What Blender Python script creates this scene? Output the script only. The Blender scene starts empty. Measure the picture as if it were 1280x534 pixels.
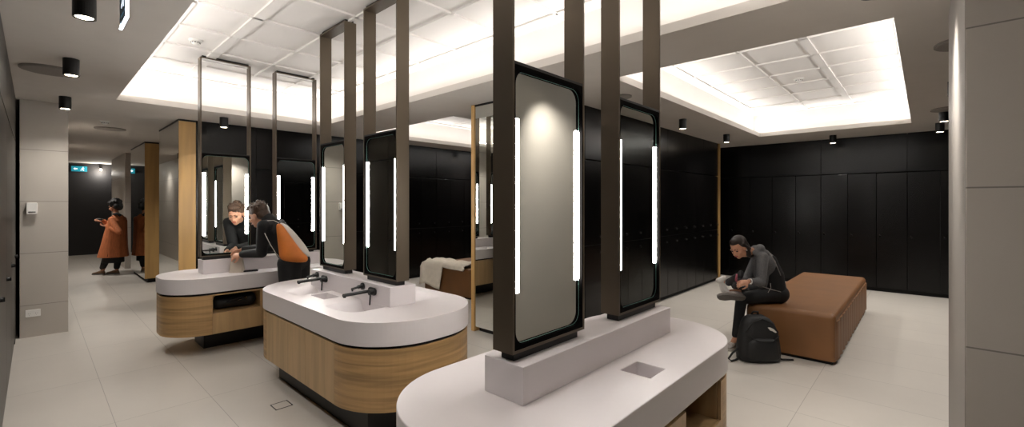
import bpy, bmesh, math, random
from mathutils import Vector, Matrix, Quaternion
random.seed(7)
PI = math.pi
C = bpy.context.scene.collection
F, U0, V0, H = 555.0, 640.0, 254.0, 1.6
YAW = math.atan2(516, F)
FW = Vector((math.cos(YAW), math.sin(YAW), 0)); RT = Vector((math.sin(YAW), -math.cos(YAW), 0))

def Q(u, v, t):
    """point of the room seen at (u, v) at depth t from the tripod"""
    p = FW * t + RT * (t * (u - U0) / F)
    return Vector((p.x, p.y, H - (v - V0) / F * t))

# ------------------------------------------------------------------ materials
def lin(c):
    return tuple((x / 12.92 if x <= .04045 else ((x + .055) / 1.055) ** 2.4) for x in [k / 255 for k in c])

MAT = {}
def mat(name, rgb, rough=.5, metal=0, spec=.5, noise=0, nscale=5, stretch=(1, 1, 1), bump=0, bscale=60, coat=0, sheen=0):
    m = bpy.data.materials.new(name); m.use_nodes = True
    nt = m.node_tree; b = nt.nodes['Principled BSDF']
    c = lin(rgb)
    b.inputs['Roughness'].default_value = rough
    b.inputs['Metallic'].default_value = metal
    b.inputs['Specular IOR Level'].default_value = spec
    b.inputs['Coat Weight'].default_value = coat
    b.inputs['Sheen Weight'].default_value = sheen
    b.inputs['Base Color'].default_value = (*c, 1)
    tc = nt.nodes.new('ShaderNodeTexCoord')
    mp = nt.nodes.new('ShaderNodeMapping'); mp.inputs['Scale'].default_value = stretch
    nt.links.new(tc.outputs['Object'], mp.inputs['Vector'])
    n = nt.nodes.new('ShaderNodeTexNoise'); n.inputs['Scale'].default_value = nscale; n.inputs['Detail'].default_value = 5
    nt.links.new(mp.outputs['Vector'], n.inputs['Vector'])
    r = nt.nodes.new('ShaderNodeValToRGB')
    k = noise
    r.color_ramp.elements[0].position = .3; r.color_ramp.elements[1].position = .7
    r.color_ramp.elements[0].color = (*[x * (1 - k) for x in c], 1)
    r.color_ramp.elements[1].color = (*[min(1, x * (1 + k)) for x in c], 1)
    nt.links.new(n.outputs['Fac'], r.inputs['Fac'])
    nt.links.new(r.outputs['Color'], b.inputs['Base Color'])
    if bump:
        n2 = nt.nodes.new('ShaderNodeTexNoise'); n2.inputs['Scale'].default_value = bscale
        nt.links.new(tc.outputs['Object'], n2.inputs['Vector'])
        bp = nt.nodes.new('ShaderNodeBump'); bp.inputs['Strength'].default_value = bump; bp.inputs['Distance'].default_value = .01
        nt.links.new(n2.outputs['Fac'], bp.inputs['Height']); nt.links.new(bp.outputs['Normal'], b.inputs['Normal'])
    MAT[name] = m
    return m

def emit(name, rgb, s):
    m = bpy.data.materials.new(name); m.use_nodes = True
    b = m.node_tree.nodes['Principled BSDF']
    b.inputs['Base Color'].default_value = (.8, .8, .8, 1)
    b.inputs['Emission Color'].default_value = (*lin(rgb), 1); b.inputs['Emission Strength'].default_value = s
    if name.startswith('sign'): b.inputs['Base Color'].default_value = (*lin(rgb), 1)
    MAT[name] = m
    return m

def tile_mat(name, rgb, tw, th, ox, oy, axes, rough, groove=.003, var=.04, gdark=.45):
    """large-format tiles: axes = the two object axes the joints run across"""
    m = bpy.data.materials.new(name); m.use_nodes = True
    nt = m.node_tree; N = nt.nodes; L = nt.links; b = N['Principled BSDF']
    c = lin(rgb)
    tc = N.new('ShaderNodeTexCoord'); sp = N.new('ShaderNodeSeparateXYZ'); L.new(tc.outputs['Object'], sp.inputs[0])
    def M(op, a, v=None, w=None):
        n = N.new('ShaderNodeMath'); n.operation = op
        for i, x in enumerate((a, v, w)):
            if x is None: continue
            if isinstance(x, (int, float)): n.inputs[i].default_value = x
            else: L.new(x, n.inputs[i])
        return n.outputs[0]
    def joint(ax, size, off):
        s = M('SUBTRACT', sp.outputs[ax], off); q = M('DIVIDE', s, size)
        fr = M('FRACT', q); d = M('ABSOLUTE', M('SUBTRACT', fr, .5))
        return M('GREATER_THAN', d, .5 - groove / size / 1.0), M('FLOOR', q)
    j1, c1 = joint(axes[0], tw, ox); j2, c2 = joint(axes[1], th, oy)
    j = M('MAXIMUM', j1, j2)
    wn = N.new('ShaderNodeTexWhiteNoise'); cb = N.new('ShaderNodeCombineXYZ')
    L.new(c1, cb.inputs[0]); L.new(c2, cb.inputs[1]); L.new(cb.outputs[0], wn.inputs['Vector'])
    n = N.new('ShaderNodeTexNoise'); n.inputs['Scale'].default_value = 1.6; n.inputs['Detail'].default_value = 8; n.inputs['Roughness'].default_value = .6
    L.new(tc.outputs['Object'], n.inputs['Vector'])
    f = M('ADD', M('MULTIPLY', wn.outputs['Value'], var), M('MULTIPLY_ADD', n.outputs['Fac'], .16, .91 - var / 2))
    f2 = M('MULTIPLY', f, M('SUBTRACT', 1.0, M('MULTIPLY', j, 1 - gdark)))
    mx = N.new('ShaderNodeVectorMath'); mx.operation = 'SCALE'; mx.inputs[0].default_value = c
    L.new(f2, mx.inputs['Scale']); L.new(mx.outputs[0], b.inputs['Base Color'])
    b.inputs['Roughness'].default_value = rough
    MAT[name] = m
    return m

def wood_mat(name, rgb, stretch, rough=.45, k=.3):
    m = bpy.data.materials.new(name); m.use_nodes = True
    nt = m.node_tree; N = nt.nodes; L = nt.links; b = N['Principled BSDF']; c = lin(rgb)
    tc = N.new('ShaderNodeTexCoord'); mp = N.new('ShaderNodeMapping'); mp.inputs['Scale'].default_value = stretch
    L.new(tc.outputs['Object'], mp.inputs['Vector'])
    n = N.new('ShaderNodeTexNoise'); n.inputs['Scale'].default_value = 1; n.inputs['Detail'].default_value = 7; n.inputs['Distortion'].default_value = .4
    L.new(mp.outputs[0], n.inputs['Vector'])
    r = N.new('ShaderNodeValToRGB'); e = r.color_ramp.elements
    e[0].position = .34; e[0].color = (*[x * (1 - k) for x in c], 1)
    e[1].position = .6; e[1].color = (*[x * 1.08 for x in c], 1)
    L.new(n.outputs['Fac'], r.inputs['Fac']); L.new(r.outputs['Color'], b.inputs['Base Color'])
    b.inputs['Roughness'].default_value = rough
    MAT[name] = m
    return m

tile_mat('floor_tile', (196, 190, 182), .594, 1.2, .40, .72, (0, 1), .4, .0022, .03, .6)
tile_mat('wall_tile_x', (178, 171, 162), 1.2, .62, -.5, .38, (0, 2), .5, .003)
tile_mat('wall_tile_y', (192, 184, 175), 1.2, .62, -.114, .42, (1, 2), .5, .003)
mat('ceiling_paint', (204, 198, 191), .85, noise=.02)
mat('tray_paint', (232, 228, 224), .8, noise=.01)
mat('black_laminate', (7, 6, 6), .25, spec=.3, noise=.1, nscale=2)
mat('black_void', (10, 9, 9), .8)
mat('brown_laminate', (28, 24, 20), .35, spec=.35, noise=.1, nscale=3, stretch=(8, 8, .4))
mat('dark_wall', (42, 41, 43), .6, noise=.05)
mat('solid_surface', (222, 216, 217), .38, noise=.012, nscale=3)
wood_mat('oak_band', (183, 147, 100), (1.5, 1.5, 28), .42, .34)
wood_mat('oak_flat', (190, 158, 114), (14, 14, 1.2), .42, .14)
wood_mat('oak_post', (186, 148, 92), (9, 9, .7), .45, .2)
mat('bronze', (98, 87, 73), .4, .5, noise=.04)
mat('black_metal', (13, 12, 12), .42, .2)
mat('plate_paint', (140, 134, 128), .8)
mat('gloss_black', (12, 12, 12), .18, .2)
mat('glass_edge', (150, 205, 192), .2)
mat('matt_black', (10, 9, 9), .9, spec=.05)
mat('chrome', (190, 190, 190), .2, 1)
mat('mirror_glass', (225, 228, 224), .0, 1)
mat('leather', (122, 82, 46), .5, noise=.12, nscale=3, bump=.08, bscale=90)
mat('white_plastic', (226, 224, 220), .4)
mat('bag_black', (20, 20, 21), .6, noise=.15, nscale=20, bump=.15, bscale=120)
mat('strap_black', (14, 14, 15), .7)
mat('skin', (205, 152, 124), .5, noise=.04, nscale=30)
mat('skin_dark', (178, 126, 98), .5, noise=.04, nscale=30)
mat('hair_dark', (38, 25, 19), .5, noise=.3, nscale=70, stretch=(1, 1, .3))
mat('hair_brown', (70, 48, 33), .5, noise=.35, nscale=80, stretch=(1, 1, .3), bump=.4, bscale=90)
mat('hair_black', (16, 13, 13), .6, noise=.3, nscale=60)
mat('lips', (170, 82, 74), .5)
mat('eye_dark', (25, 18, 15), .3)
mat('fabric_black', (15, 15, 17), .8, noise=.15, nscale=40)
mat('fabric_grey', (104, 104, 106), .85, noise=.18, nscale=90)
mat('fabric_charcoal', (52, 51, 53), .85, noise=.15, nscale=60)
mat('coat_orange', (202, 118, 72), .75, noise=.18, nscale=14, stretch=(6, 6, .5))
mat('pack_orange', (208, 120, 48), .6, noise=.1, nscale=8)
mat('pack_white', (212, 208, 200), .6, noise=.04)
mat('cloth_cream', (242, 234, 220), .85, noise=.05, nscale=12)
mat('paper_beige', (196, 184, 168), .8, noise=.06, nscale=10)
mat('shoe_tan', (112, 86, 60), .5)
mat('shoe_grey', (150, 143, 138), .7, noise=.25, nscale=60)
mat('sole_dark', (112, 108, 104), .8, noise=.1, nscale=50)
mat('sole_light', (196, 190, 182), .7)
mat('lace', (218, 212, 206), .8)
mat('pink_cloth', (150, 72, 88), .8)
mat('sign_blue', (30, 120, 150), .4)
emit('led', (255, 250, 244), 26)
emit('lamp_glow', (255, 236, 205), 14)
emit('cove_glow', (255, 246, 235), 3)
emit('sign_teal', (20, 130, 150), .3)
emit('sign_white', (235, 245, 255), .5)
emit('edge_light', (225, 235, 255), 5)
m = mat('sign_glass', (150, 190, 205), .1)
m.node_tree.nodes['Principled BSDF'].inputs['Transmission Weight'].default_value = .6

# ------------------------------------------------------------------ mesh helpers
def link(name, me, m=None, parent=None):
    o = bpy.data.objects.new(name, me); C.objects.link(o)
    if m:
        me.materials.clear(); me.materials.append(MAT[m])
    if parent: o.parent = parent
    return o

def obj(name, bm, m, parent=None, smooth=False, bevel=0, segs=2):
    bmesh.ops.recalc_face_normals(bm, faces=bm.faces)
    me = bpy.data.meshes.new(name); bm.to_mesh(me); bm.free()
    for p in me.polygons: p.use_smooth = smooth
    o = link(name, me, m, parent)
    if bevel:
        md = o.modifiers.new('bevel', 'BEVEL'); md.width = bevel; md.segments = segs; md.limit_method = 'ANGLE'; md.angle_limit = math.radians(40)
        if smooth: pass
    return o

def tag(o, label=None, cat=None, group=None, kind=None):
    if label: o['label'] = label
    if cat: o['category'] = cat
    if group: o['group'] = group
    if kind: o['kind'] = kind
    return o

def thing(name, label, cat, loc=(0, 0, 0), rz=0, group=None):
    o = bpy.data.objects.new(name, None); C.objects.link(o)
    o.location = loc; o.rotation_euler = (0, 0, rz); o.empty_display_size = .1
    return tag(o, label, cat, group)

def struct(name, bm, m, parent=None, **k):
    o = obj(name, bm, m, parent, **k)
    if not parent: o['kind'] = 'structure'
    return o

def B(): return bmesh.new()

def box(bm, x0, x1, y0, y1, z0, z1):
    v = [bm.verts.new((x, y, z)) for x in (x0, x1) for y in (y0, y1) for z in (z0, z1)]
    for f in ((0, 1, 3, 2), (4, 6, 7, 5), (0, 4, 5, 1), (2, 3, 7, 6), (0, 2, 6, 4), (1, 5, 7, 3)):
        bm.faces.new([v[i] for i in f])
    return bm

def prism(bm, pts, z0, z1):
    a = [bm.verts.new((x, y, z0)) for x, y in pts]; b = [bm.verts.new((x, y, z1)) for x, y in pts]
    n = len(pts)
    bm.faces.new(a[::-1]); bm.faces.new(b)
    for i in range(n): bm.faces.new((a[i], a[(i + 1) % n], b[(i + 1) % n], b[i]))
    return bm

def prism_y(bm, pts, y0, y1):
    """outline in x, z pushed from y0 to y1"""
    a = [bm.verts.new((x, y0, z)) for x, z in pts]; b = [bm.verts.new((x, y1, z)) for x, z in pts]
    n = len(pts)
    bm.faces.new(a); bm.faces.new(b[::-1])
    for i in range(n): bm.faces.new((a[i], b[i], b[(i + 1) % n], a[(i + 1) % n]))
    return bm

def ring_y(bm, po, pi, y0, y1):
    n = len(po)
    V = [[bm.verts.new((x, y, z)) for x, z in p] for p, y in ((po, y0), (pi, y0), (po, y1), (pi, y1))]
    for i in range(n):
        j = (i + 1) % n
        bm.faces.new((V[0][i], V[0][j], V[1][j], V[1][i]))
        bm.faces.new((V[2][i], V[3][i], V[3][j], V[2][j]))
        bm.faces.new((V[0][i], V[2][i], V[2][j], V[0][j]))
        bm.faces.new((V[1][i], V[1][j], V[3][j], V[3][i]))
    return bm

def rrect(x0, x1, z0, z1, r, n=8):
    p = []
    for cx, cz, a0 in ((x1 - r, z1 - r, 0), (x0 + r, z1 - r, 90), (x0 + r, z0 + r, 180), (x1 - r, z0 + r, 270)):
        for i in range(n + 1):
            a = math.radians(a0 + 90 * i / n)
            p.append((cx + r * math.cos(a), cz + r * math.sin(a)))
    return p

def stadium(x0, x1, y0, y1, n=28):
    """capsule outline; the long axis is the longer side"""
    p = []
    if x1 - x0 > y1 - y0:
        r = (y1 - y0) / 2; cy = (y0 + y1) / 2
        for cx, a0 in ((x1 - r, -90), (x0 + r, 90)):
            for i in range(n + 1):
                a = math.radians(a0 + 180 * i / n); p.append((cx + r * math.cos(a), cy + r * math.sin(a)))
    else:
        r = (x1 - x0) / 2; cx = (x0 + x1) / 2
        for cy, a0 in ((y1 - r, 0), (y0 + r, 180)):
            for i in range(n + 1):
                a = math.radians(a0 + 180 * i / n); p.append((cx + r * math.cos(a), cy + r * math.sin(a)))
    return p

def cyl(bm, p0, p1, r0, r1=None, n=24, cap=True):
    p0, p1 = Vector(p0), Vector(p1); r1 = r0 if r1 is None else r1
    d = (p1 - p0).normalized(); s = d.orthogonal().normalized(); t = d.cross(s)
    R = []
    for p, r in ((p0, r0), (p1, r1)):
        R.append([bm.verts.new(p + (s * math.cos(2 * PI * i / n) + t * math.sin(2 * PI * i / n)) * r) for i in range(n)])
    for i in range(n):
        j = (i + 1) % n; bm.faces.new((R[0][i], R[0][j], R[1][j], R[1][i]))
    if cap: bm.faces.new(R[0][::-1]); bm.faces.new(R[1])
    return bm

def tube(bm, pts, r, n=8):
    pts = [Vector(p) for p in pts]; R = []
    s = None
    for i, p in enumerate(pts):
        d = (pts[min(i + 1, len(pts) - 1)] - pts[max(i - 1, 0)]).normalized()
        if s is None: s = d.orthogonal().normalized()
        s = (s - d * s.dot(d)).normalized(); t = d.cross(s)
        rr = r[i] if isinstance(r, (list, tuple)) else r
        R.append([bm.verts.new(p + (s * math.cos(2 * PI * k / n) + t * math.sin(2 * PI * k / n)) * rr) for k in range(n)])
    for a, b in zip(R, R[1:]):
        for k in range(n): bm.faces.new((a[k], a[(k + 1) % n], b[(k + 1) % n], b[k]))
    bm.faces.new(R[0][::-1]); bm.faces.new(R[-1])
    return bm

def loft(bm, rings, cap=True):
    R = [[bm.verts.new(p) for p in r] for r in rings]; n = len(R[0])
    for a, b in zip(R, R[1:]):
        for k in range(n): bm.faces.new((a[k], a[(k + 1) % n], b[(k + 1) % n], b[k]))
    if cap: bm.faces.new(R[0][::-1]); bm.faces.new(R[-1])
    return bm

def capsule(bm, p0, r0, p1, r1, side=None, flat=1.0, n=20, k=6):
    """tapered capsule; flat < 1 thins it along the vector side"""
    p0, p1 = Vector(p0), Vector(p1); d = p1 - p0
    if d.length < 1e-6: d = Vector((0, 0, 1e-4)); p1 = p0 + d
    dn = d.normalized()
    if side is None: side = dn.orthogonal()
    side = Vector(side); side = (side - dn * side.dot(dn)).normalized(); t = dn.cross(side)
    rings = []
    for c, r, sg in ((p0, r0, -1), (p1, r1, 1)):
        for i in range(k):
            a = (PI / 2) * ((k - 1 - i) / k if sg < 0 else i / k)
            if sg < 0: a = (PI / 2) * (1 - (i + .5) / k)
            else: a = (PI / 2) * ((i + .5) / k)
            cc = c + dn * (sg * r * math.sin(a)); rr = r * math.cos(a)
            rings.append([cc + (side * math.cos(2 * PI * q / n) * flat + t * math.sin(2 * PI * q / n)) * rr for q in range(n)])
    return loft(bm, rings)

def ellip(bm, M, c, rad, n=20, k=12):
    c = Vector(c); rings = []
    for i in range(k):
        a = PI * (i + .5) / k
        rings.append([M @ (c + Vector((rad[0] * math.sin(a) * math.cos(2 * PI * q / n), rad[1] * math.sin(a) * math.sin(2 * PI * q / n), rad[2] * math.cos(a)))) for q in range(n)])
    return loft(bm, rings)

def fuse(name, bm, m, parent=None, voxel=.006, smooth=4):
    """merge overlapping shapes into one continuous smooth surface"""
    bmesh.ops.recalc_face_normals(bm, faces=bm.faces)
    me = bpy.data.meshes.new(name + '_raw'); bm.to_mesh(me); bm.free()
    o = bpy.data.objects.new(name + '_raw', me); C.objects.link(o)
    r = o.modifiers.new('r', 'REMESH'); r.mode = 'VOXEL'; r.voxel_size = voxel; r.adaptivity = 0
    s = o.modifiers.new('s', 'SMOOTH'); s.factor = .5; s.iterations = smooth
    dg = bpy.context.evaluated_depsgraph_get(); dg.update()
    out = bpy.data.meshes.new_from_object(o.evaluated_get(dg))
    bpy.data.objects.remove(o); bpy.data.meshes.remove(me)
    out.name = name
    for p in out.polygons: p.use_smooth = True
    out.materials.clear()
    return link(name, out, m, parent)

def dup(root, loc=None, rz=None, label=None, group=None):
    r = root.copy(); C.objects.link(r)
    if loc is not None: r.location = loc
    if rz is not None: r.rotation_euler = (0, 0, rz)
    if label: r['label'] = label
    if group: r['group'] = group
    for ch in list(root.children):
        c = ch.copy(); C.objects.link(c); c.parent = r
        for g in list(ch.children):
            d = g.copy(); C.objects.link(d); d.parent = c
    return r

def shift_origin(o, p):
    """put the object's own origin at p without moving its shape"""
    p = Vector(p)
    for v in o.data.vertices: v.co -= p
    o.location = p

# ------------------------------------------------------------------ room shell
ZC, ZT = 2.83, 3.25
XL, XR, YN, YF = -.15, 10.42, -3.2, 19.0
struct('floor', box(B(), XL - .5, XR + .5, YN - .3, YF + .3, -.1, 0), 'floor_tile')

TR = [(.66, 3.12, .35, 7.03), (3.88, 9.15, .15, 2.24), (4.03, 9.2, 4.88, 7.37)]
xs = sorted({XL - .5, XR + .5, *[t[0] for t in TR], *[t[1] for t in TR]})
ys = sorted({YN - .3, YF + .3, *[t[2] for t in TR], *[t[3] for t in TR]})
bm = B()
def inhole(x, y): return any(a < x < b and c < y < d for a, b, c, d in TR)
# soffit plate with the three openings cut out, welded into one sheet
vt = {}
def gv(x, y, z):
    k = (round(x, 4), round(y, 4), z)
    if k not in vt: vt[k] = bm.verts.new((x, y, z))
    return vt[k]
ZL = ZC + .07
nx, ny = len(xs) - 1, len(ys) - 1
solid = {(i, j): not inhole((xs[i] + xs[i + 1]) / 2, (ys[j] + ys[j + 1]) / 2) for i in range(nx) for j in range(ny)}
for (i, j), s in solid.items():
    if not s: continue
    for z in (ZC, ZL): bm.faces.new([gv(x, y, z) for x, y in ((xs[i], ys[j]), (xs[i + 1], ys[j]), (xs[i + 1], ys[j + 1]), (xs[i], ys[j + 1]))])
    for di, dj, a, b in ((-1, 0, (0, 0), (0, 1)), (1, 0, (1, 0), (1, 1)), (0, -1, (0, 0), (1, 0)), (0, 1, (0, 1), (1, 1))):
        if not solid.get((i + di, j + dj), False):
            x0, y0, x1, y1 = xs[i + a[0]], ys[j + a[1]], xs[i + b[0]], ys[j + b[1]]
            bm.faces.new([gv(x0, y0, ZC), gv(x1, y1, ZC), gv(x1, y1, ZL), gv(x0, y0, ZL)])
struct('ceiling', bm, 'ceiling_paint')

COVE = 10.5; CT = math.radians(58)
RIBS = [([(.84, .90), (1.31, 1.40), (1.92, 1.945), (2.44, 2.465), (3.06, 3.09)], [7.0 - .667 * k for k in range(10)]),
        ([3.95, 4.6, 5.22, 5.857, 6.479, 7.12, 7.76, 8.41, 9.12], [(.19, .21), (.85, .93), (1.48, 1.505), (2.2, 2.22)]),
        ([4.08, 4.72, 5.36, 6.0, 6.64, 7.28, 7.92, 8.56, 9.16], [(4.93, 4.95), (5.69, 5.77), (6.5, 6.52), (7.32, 7.34)])]
for n, (x0, x1, y0, y1) in enumerate(TR):
    g = .14
    X0, X1, Y0, Y1 = x0 - g, x1 + g, y0 - g, y1 + g
    bm = B()
    for a in ((X0 - .04, X0, Y0 - .04, Y1 + .04), (X1, X1 + .04, Y0 - .04, Y1 + .04), (X0, X1, Y0 - .04, Y0), (X0, X1, Y1, Y1 + .04)):
        box(bm, *a, ZL, ZT + .04)
    box(bm, X0 - .04, X1 + .04, Y0 - .04, Y1 + .04, ZT, ZT + .04)
    struct('trim_%d' % (n + 1), bm, 'tray_paint')
    bm = B(); rx, ry = RIBS[n]
    for r in rx:
        a, b = r if isinstance(r, tuple) else (r - .012, r + .012)
        box(bm, a, b, y0 + .02, y1 - .02, ZT - .018, ZT)
    for r in ry:
        a, b = r if isinstance(r, tuple) else (r - .012, r + .012)
        if a > y0: box(bm, x0 + .18, x1 - .02, a, b, ZT - .018, ZT)
    struct('trim_%d' % (n + 4), bm, 'tray_paint')
    # the cove's hidden light line: LED channels lying on the ledge, shining up
    for (cx, cy, lx, ly, tilt) in ((x0 - .09, (y0 + y1) / 2, .03, y1 - y0, (0, PI + CT, 0)), (x1 + .09, (y0 + y1) / 2, .03, y1 - y0, (0, PI - CT, 0)),
                             ((x0 + x1) / 2, y0 - .09, x1 - x0, .03, (PI - CT, 0, 0)), ((x0 + x1) / 2, y1 + .09, x1 - x0, .03, (PI + CT, 0, 0))):
        ld = bpy.data.lights.new('cove_led', 'AREA'); ld.shape = 'RECTANGLE'; ld.size = lx; ld.size_y = ly
        ld.energy = COVE * max(lx, ly) * .19; ld.color = (1, .97, .935)
        lo = bpy.data.objects.new('cove_led', ld); C.objects.link(lo); lo.location = (cx, cy, ZL + .015); lo.rotation_euler = tilt

# walls
struct('wall_left', box(B(), XL - .75, XL - .6, YN, YF, 0, ZC), 'dark_wall')
struct('wall_back', box(B(), XR + .62, XR + .75, YN, YF, 0, ZC), 'dark_wall')
struct('wall_far', box(B(), -.9, XR + .6, YF, YF + .15, 0, ZC), 'dark_wall')
struct('wall_near', box(B(), -.75, XR + .6, YN - .15, YN, 0, ZC), 'wall_tile_x')
struct('wall_left_corridor', box(B(), -.05, .16, 8.9, YF, 0, ZC), 'wall_tile_y')['kind'] = 'structure'
struct('wall_left_pillar', box(B(), -.12, .287, 7.82, 8.9, 0, ZC), 'wall_tile_x', bevel=.003)
# tiled wall that ends beside the tripod on the right
struct('wall_right', box(B(), 2.47, 4.07, -.95, -.114, 0, ZC), 'wall_tile_y', bevel=.004)
struct('wall_column', box(B(), 1.5, 2.25, 14.28, 17.0, 0, ZC), 'wall_tile_x', bevel=.004)

# ------------------------------------------------------------------ lockers
def locker_proto(name, label, cat, w, tiers, lock_side, m, depth=.55, locks=None, group=None, top=2.15):
    t = thing(name, label, cat, group=group)
    bm = box(B(), -w / 2, w / 2, .022, depth, .06, top); obj('carcass', bm, 'black_void', t)
    obj('base', box(B(), -w / 2, w / 2, .05, depth - .02, 0, .06), 'black_void', t)
    g = .004
    zs = [(.07, top - .01)] if tiers == 1 else [(.07, 1.052), (1.06, 2.14)]
    lz = locks or ([1.0] if tiers == 1 else [.955, 1.16])
    for (z0, z1), z in zip(zs, lz):
        d = obj('door', box(B(), -w / 2 + g, w / 2 - g, 0, .02, z0, z1), m, t, bevel=.002)
        x = lock_side * (w / 2 - .055)
        bm = B(); cyl(bm, (x, 0, z), (x, -.018, z), .016, n=14); box(bm, x - .004, x + .004, -.026, -.018, z - .014, z + .014)
        obj('lock', bm, 'black_metal', d)
        bm = B(); cyl(bm, (x - .012, -.001, z + .028), (x - .012, -.005, z + .028), .005, n=8); obj('indicator', bm, 'chrome', d)
    return t

def panel_run(n, p0, rz, w, count, group, label, z0=2.158):
    """fixed panels above the doors, three doors wide"""
    first = None
    for k in range(count):
        a = Vector((math.cos(rz), math.sin(rz), 0)) * (w * k + w / 2)
        loc = Vector(p0) + a
        if first is None:
            first = obj('bulkhead_panel', box(B(), -w / 2 + .003, w / 2 - .003, 0, .5, z0, ZC - .002), 'black_laminate', bevel=.002)
            first.location = loc; first.rotation_euler = (0, 0, rz); tag(first, label, 'wall panel', group)
        else:
            o = first.copy(); C.objects.link(o); o.location = loc

def run(proto, p0, rz, w, n):
    for k in range(n):
        loc = Vector(p0) + Vector((math.cos(rz), math.sin(rz), 0)) * (w * k + w / 2)
        if k == 0: proto.location = loc; proto.rotation_euler = (0, 0, rz)
        else: dup(proto, loc, rz)

w = .418
run(locker_proto('locker', 'tall single-door black locker in the back wall row behind the long brown bench', 'locker', w, 1, -1, 'black_laminate', group='lockers along the back wall'),
    (XR - .02, 3.569, 0), -PI / 2, w, 10)
panel_run(3, (XR - .02, 2.732, 0), -PI / 2, w * 3, 2, 'panels above the back wall lockers', 'wide black panel above the doors of the back wall lockers')
tag(struct('trim_7', box(B(), XR - .02, XR + .4, 2.735, 3.57, 2.158, ZC), 'black_laminate'), kind='structure')
tag(struct('trim_8', box(B(), XR - .02, XR + .4, -.67, .222, 2.158, ZC), 'black_laminate'), kind='structure')
w = .408
run(locker_proto('locker', 'two-door black locker in the long row running behind the seated woman to the oak strip', 'locker', w, 2, 1, 'black_laminate', depth=.45, group='lockers of the side row'),
    (9.6 - 14 * w, 3.12, 0), 0, w, 14)
panel_run(3, (9.6 - 13.5 * w - .204, 3.12, 0), 0, w * 2, 7, 'panels above the side row', 'black panel above the doors of the side row of lockers', )
struct('wall_partition', box(B(), 3.888, 9.6, 3.63, 4.07, 0, ZC), 'black_laminate')
w = .404
run(locker_proto('locker', 'two-door black locker in the far row behind the draped bench', 'locker', w, 2, 1, 'black_laminate', group='lockers of the far row'),
    (2.45, 7.95, 0), 0, w, 17)
panel_run(3, (2.45, 7.95, 0), 0, w * 3, 5, 'panels above the far row', 'black panel above the doors of the far row of lockers')
struct('trim_9', box(B(), 1.64, 2.448, 7.95, 8.45, 0, ZC - .002), 'black_laminate', bevel=.002)
struct('trim_10', box(B(), 2.45 + 15 * w + .003, 9.32, 7.95, 8.45, 2.158, ZC - .002), 'black_laminate')
struct('wall_partition_far', box(B(), 1.64, 9.32, 8.52, 9.44, 0, ZC), 'black_laminate')
struct('wall_partition_corridor', box(B(), 1.76, 9.3, 11.42, 13.28, 0, ZC), 'black_laminate')
w = .41
run(locker_proto('locker', 'two-door black locker in the row facing the side lockers, seen in the right vanity mirror', 'locker', w, 2, -1, 'black_laminate', group='lockers facing the side row'),
    (4.12 + 15 * w, -.67, 0), PI, w, 15)
panel_run(3, (4.12 + 15 * w, -.67, 0), PI, w * 3, 5, 'panels above the facing row', 'black panel above the row of lockers seen in the right vanity mirror')
w = 1.1
run(locker_proto('tall_cupboard', 'tall brown-black cupboard with a wide door in the row along the left edge', 'cupboard', w, 1, 1, 'brown_laminate', depth=.44, locks=[1.0], group='cupboards along the left wall', top=2.31),
    (XL, -1.255, 0), PI / 2, w, 8)
first = None
for k in range(8):
    o = obj('bulkhead_panel', box(B(), -w / 2 + .003, w / 2 - .003, 0, .44, 2.32, ZC - .002), 'brown_laminate', bevel=.002) if first is None else first.copy()
    if first is None: first = o; tag(o, 'brown-black panel above the cupboards along the left edge', 'wall panel', 'panels above the left wall cupboards')
    else: C.objects.link(o)
    o.location = (XL, -1.255 + w * (k + .5), 0); o.rotation_euler = (0, 0, PI / 2)
struct('trim_11', box(B(), XL - .44, XL, 7.549, 7.815, 0, ZC - .002), 'brown_laminate')

# bay ends: oak posts and mirror sheets
def bay_end(label, x0, x1, y0, y1, toe=.085, post=True):
    t = thing('mirrored_end_panel', label, 'mirror', (x0, y0, 0))
    bm = B(); box(bm, .012, x1 - x0, .02, y1 - y0, toe, ZC - .004 ); o = obj('panel_core', bm, 'black_metal', t)
    o = obj('toe_kick', box(B(), .05, x1 - x0, .05, y1 - y0 - .03, 0, toe), 'black_void', t)
    obj('mirror_sheet', box(B(), 0, .011, .02, y1 - y0, toe, ZC - .03), 'mirror_glass', t)
    obj('top_trim', box(B(), -.003, x1 - x0, .0, y1 - y0, ZC - .028, ZC - .004), 'black_metal', t)
    if post: obj('oak_face', box(B(), 0, x1 - x0, 0, .019, toe, ZC - .03), 'oak_post', t)
    return t
bay_end('mirror-sided locker bay end with a pale oak face, beside the leaning man', 1.43, 1.636, 8.0 - .05, 9.44)
bay_end('mirror-sided bay end with an oak face, reflecting the woman in the orange coat', 1.5, 1.725, 11.4, 13.28)
struct('trim_12', box(B(), 1.727, 1.758, 11.40, 11.46, 0, ZC), 'black_metal')
t = bay_end('tall mirror with a thin oak edge at the end of the side lockers', 3.75, 3.886, 3.12, 4.12, .06, False)
obj('oak_edge', box(B(), -.012, .1, 1.0, 1.055, .0, ZC - .004), 'oak_post', t)
obj('oak_face', box(B(), 0, .132, -.012, .0, .06, ZC - .03), 'black_laminate', t)
tag(obj('oak_strip', box(B(), 9.603, 9.67, 3.1, 3.18, 0, ZC - .002), 'oak_post'), 'thin vertical oak strip closing the corner end of the side lockers', 'trim strip')

# ------------------------------------------------------------------ vanities
ZTOP, ZUN, ZCB, ZPL = .812, .652, .214, .963
def rr(x0, x1, y0, y1, r, n=20):
    return rrect(x0, x1, y0, y1, r, n)

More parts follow.
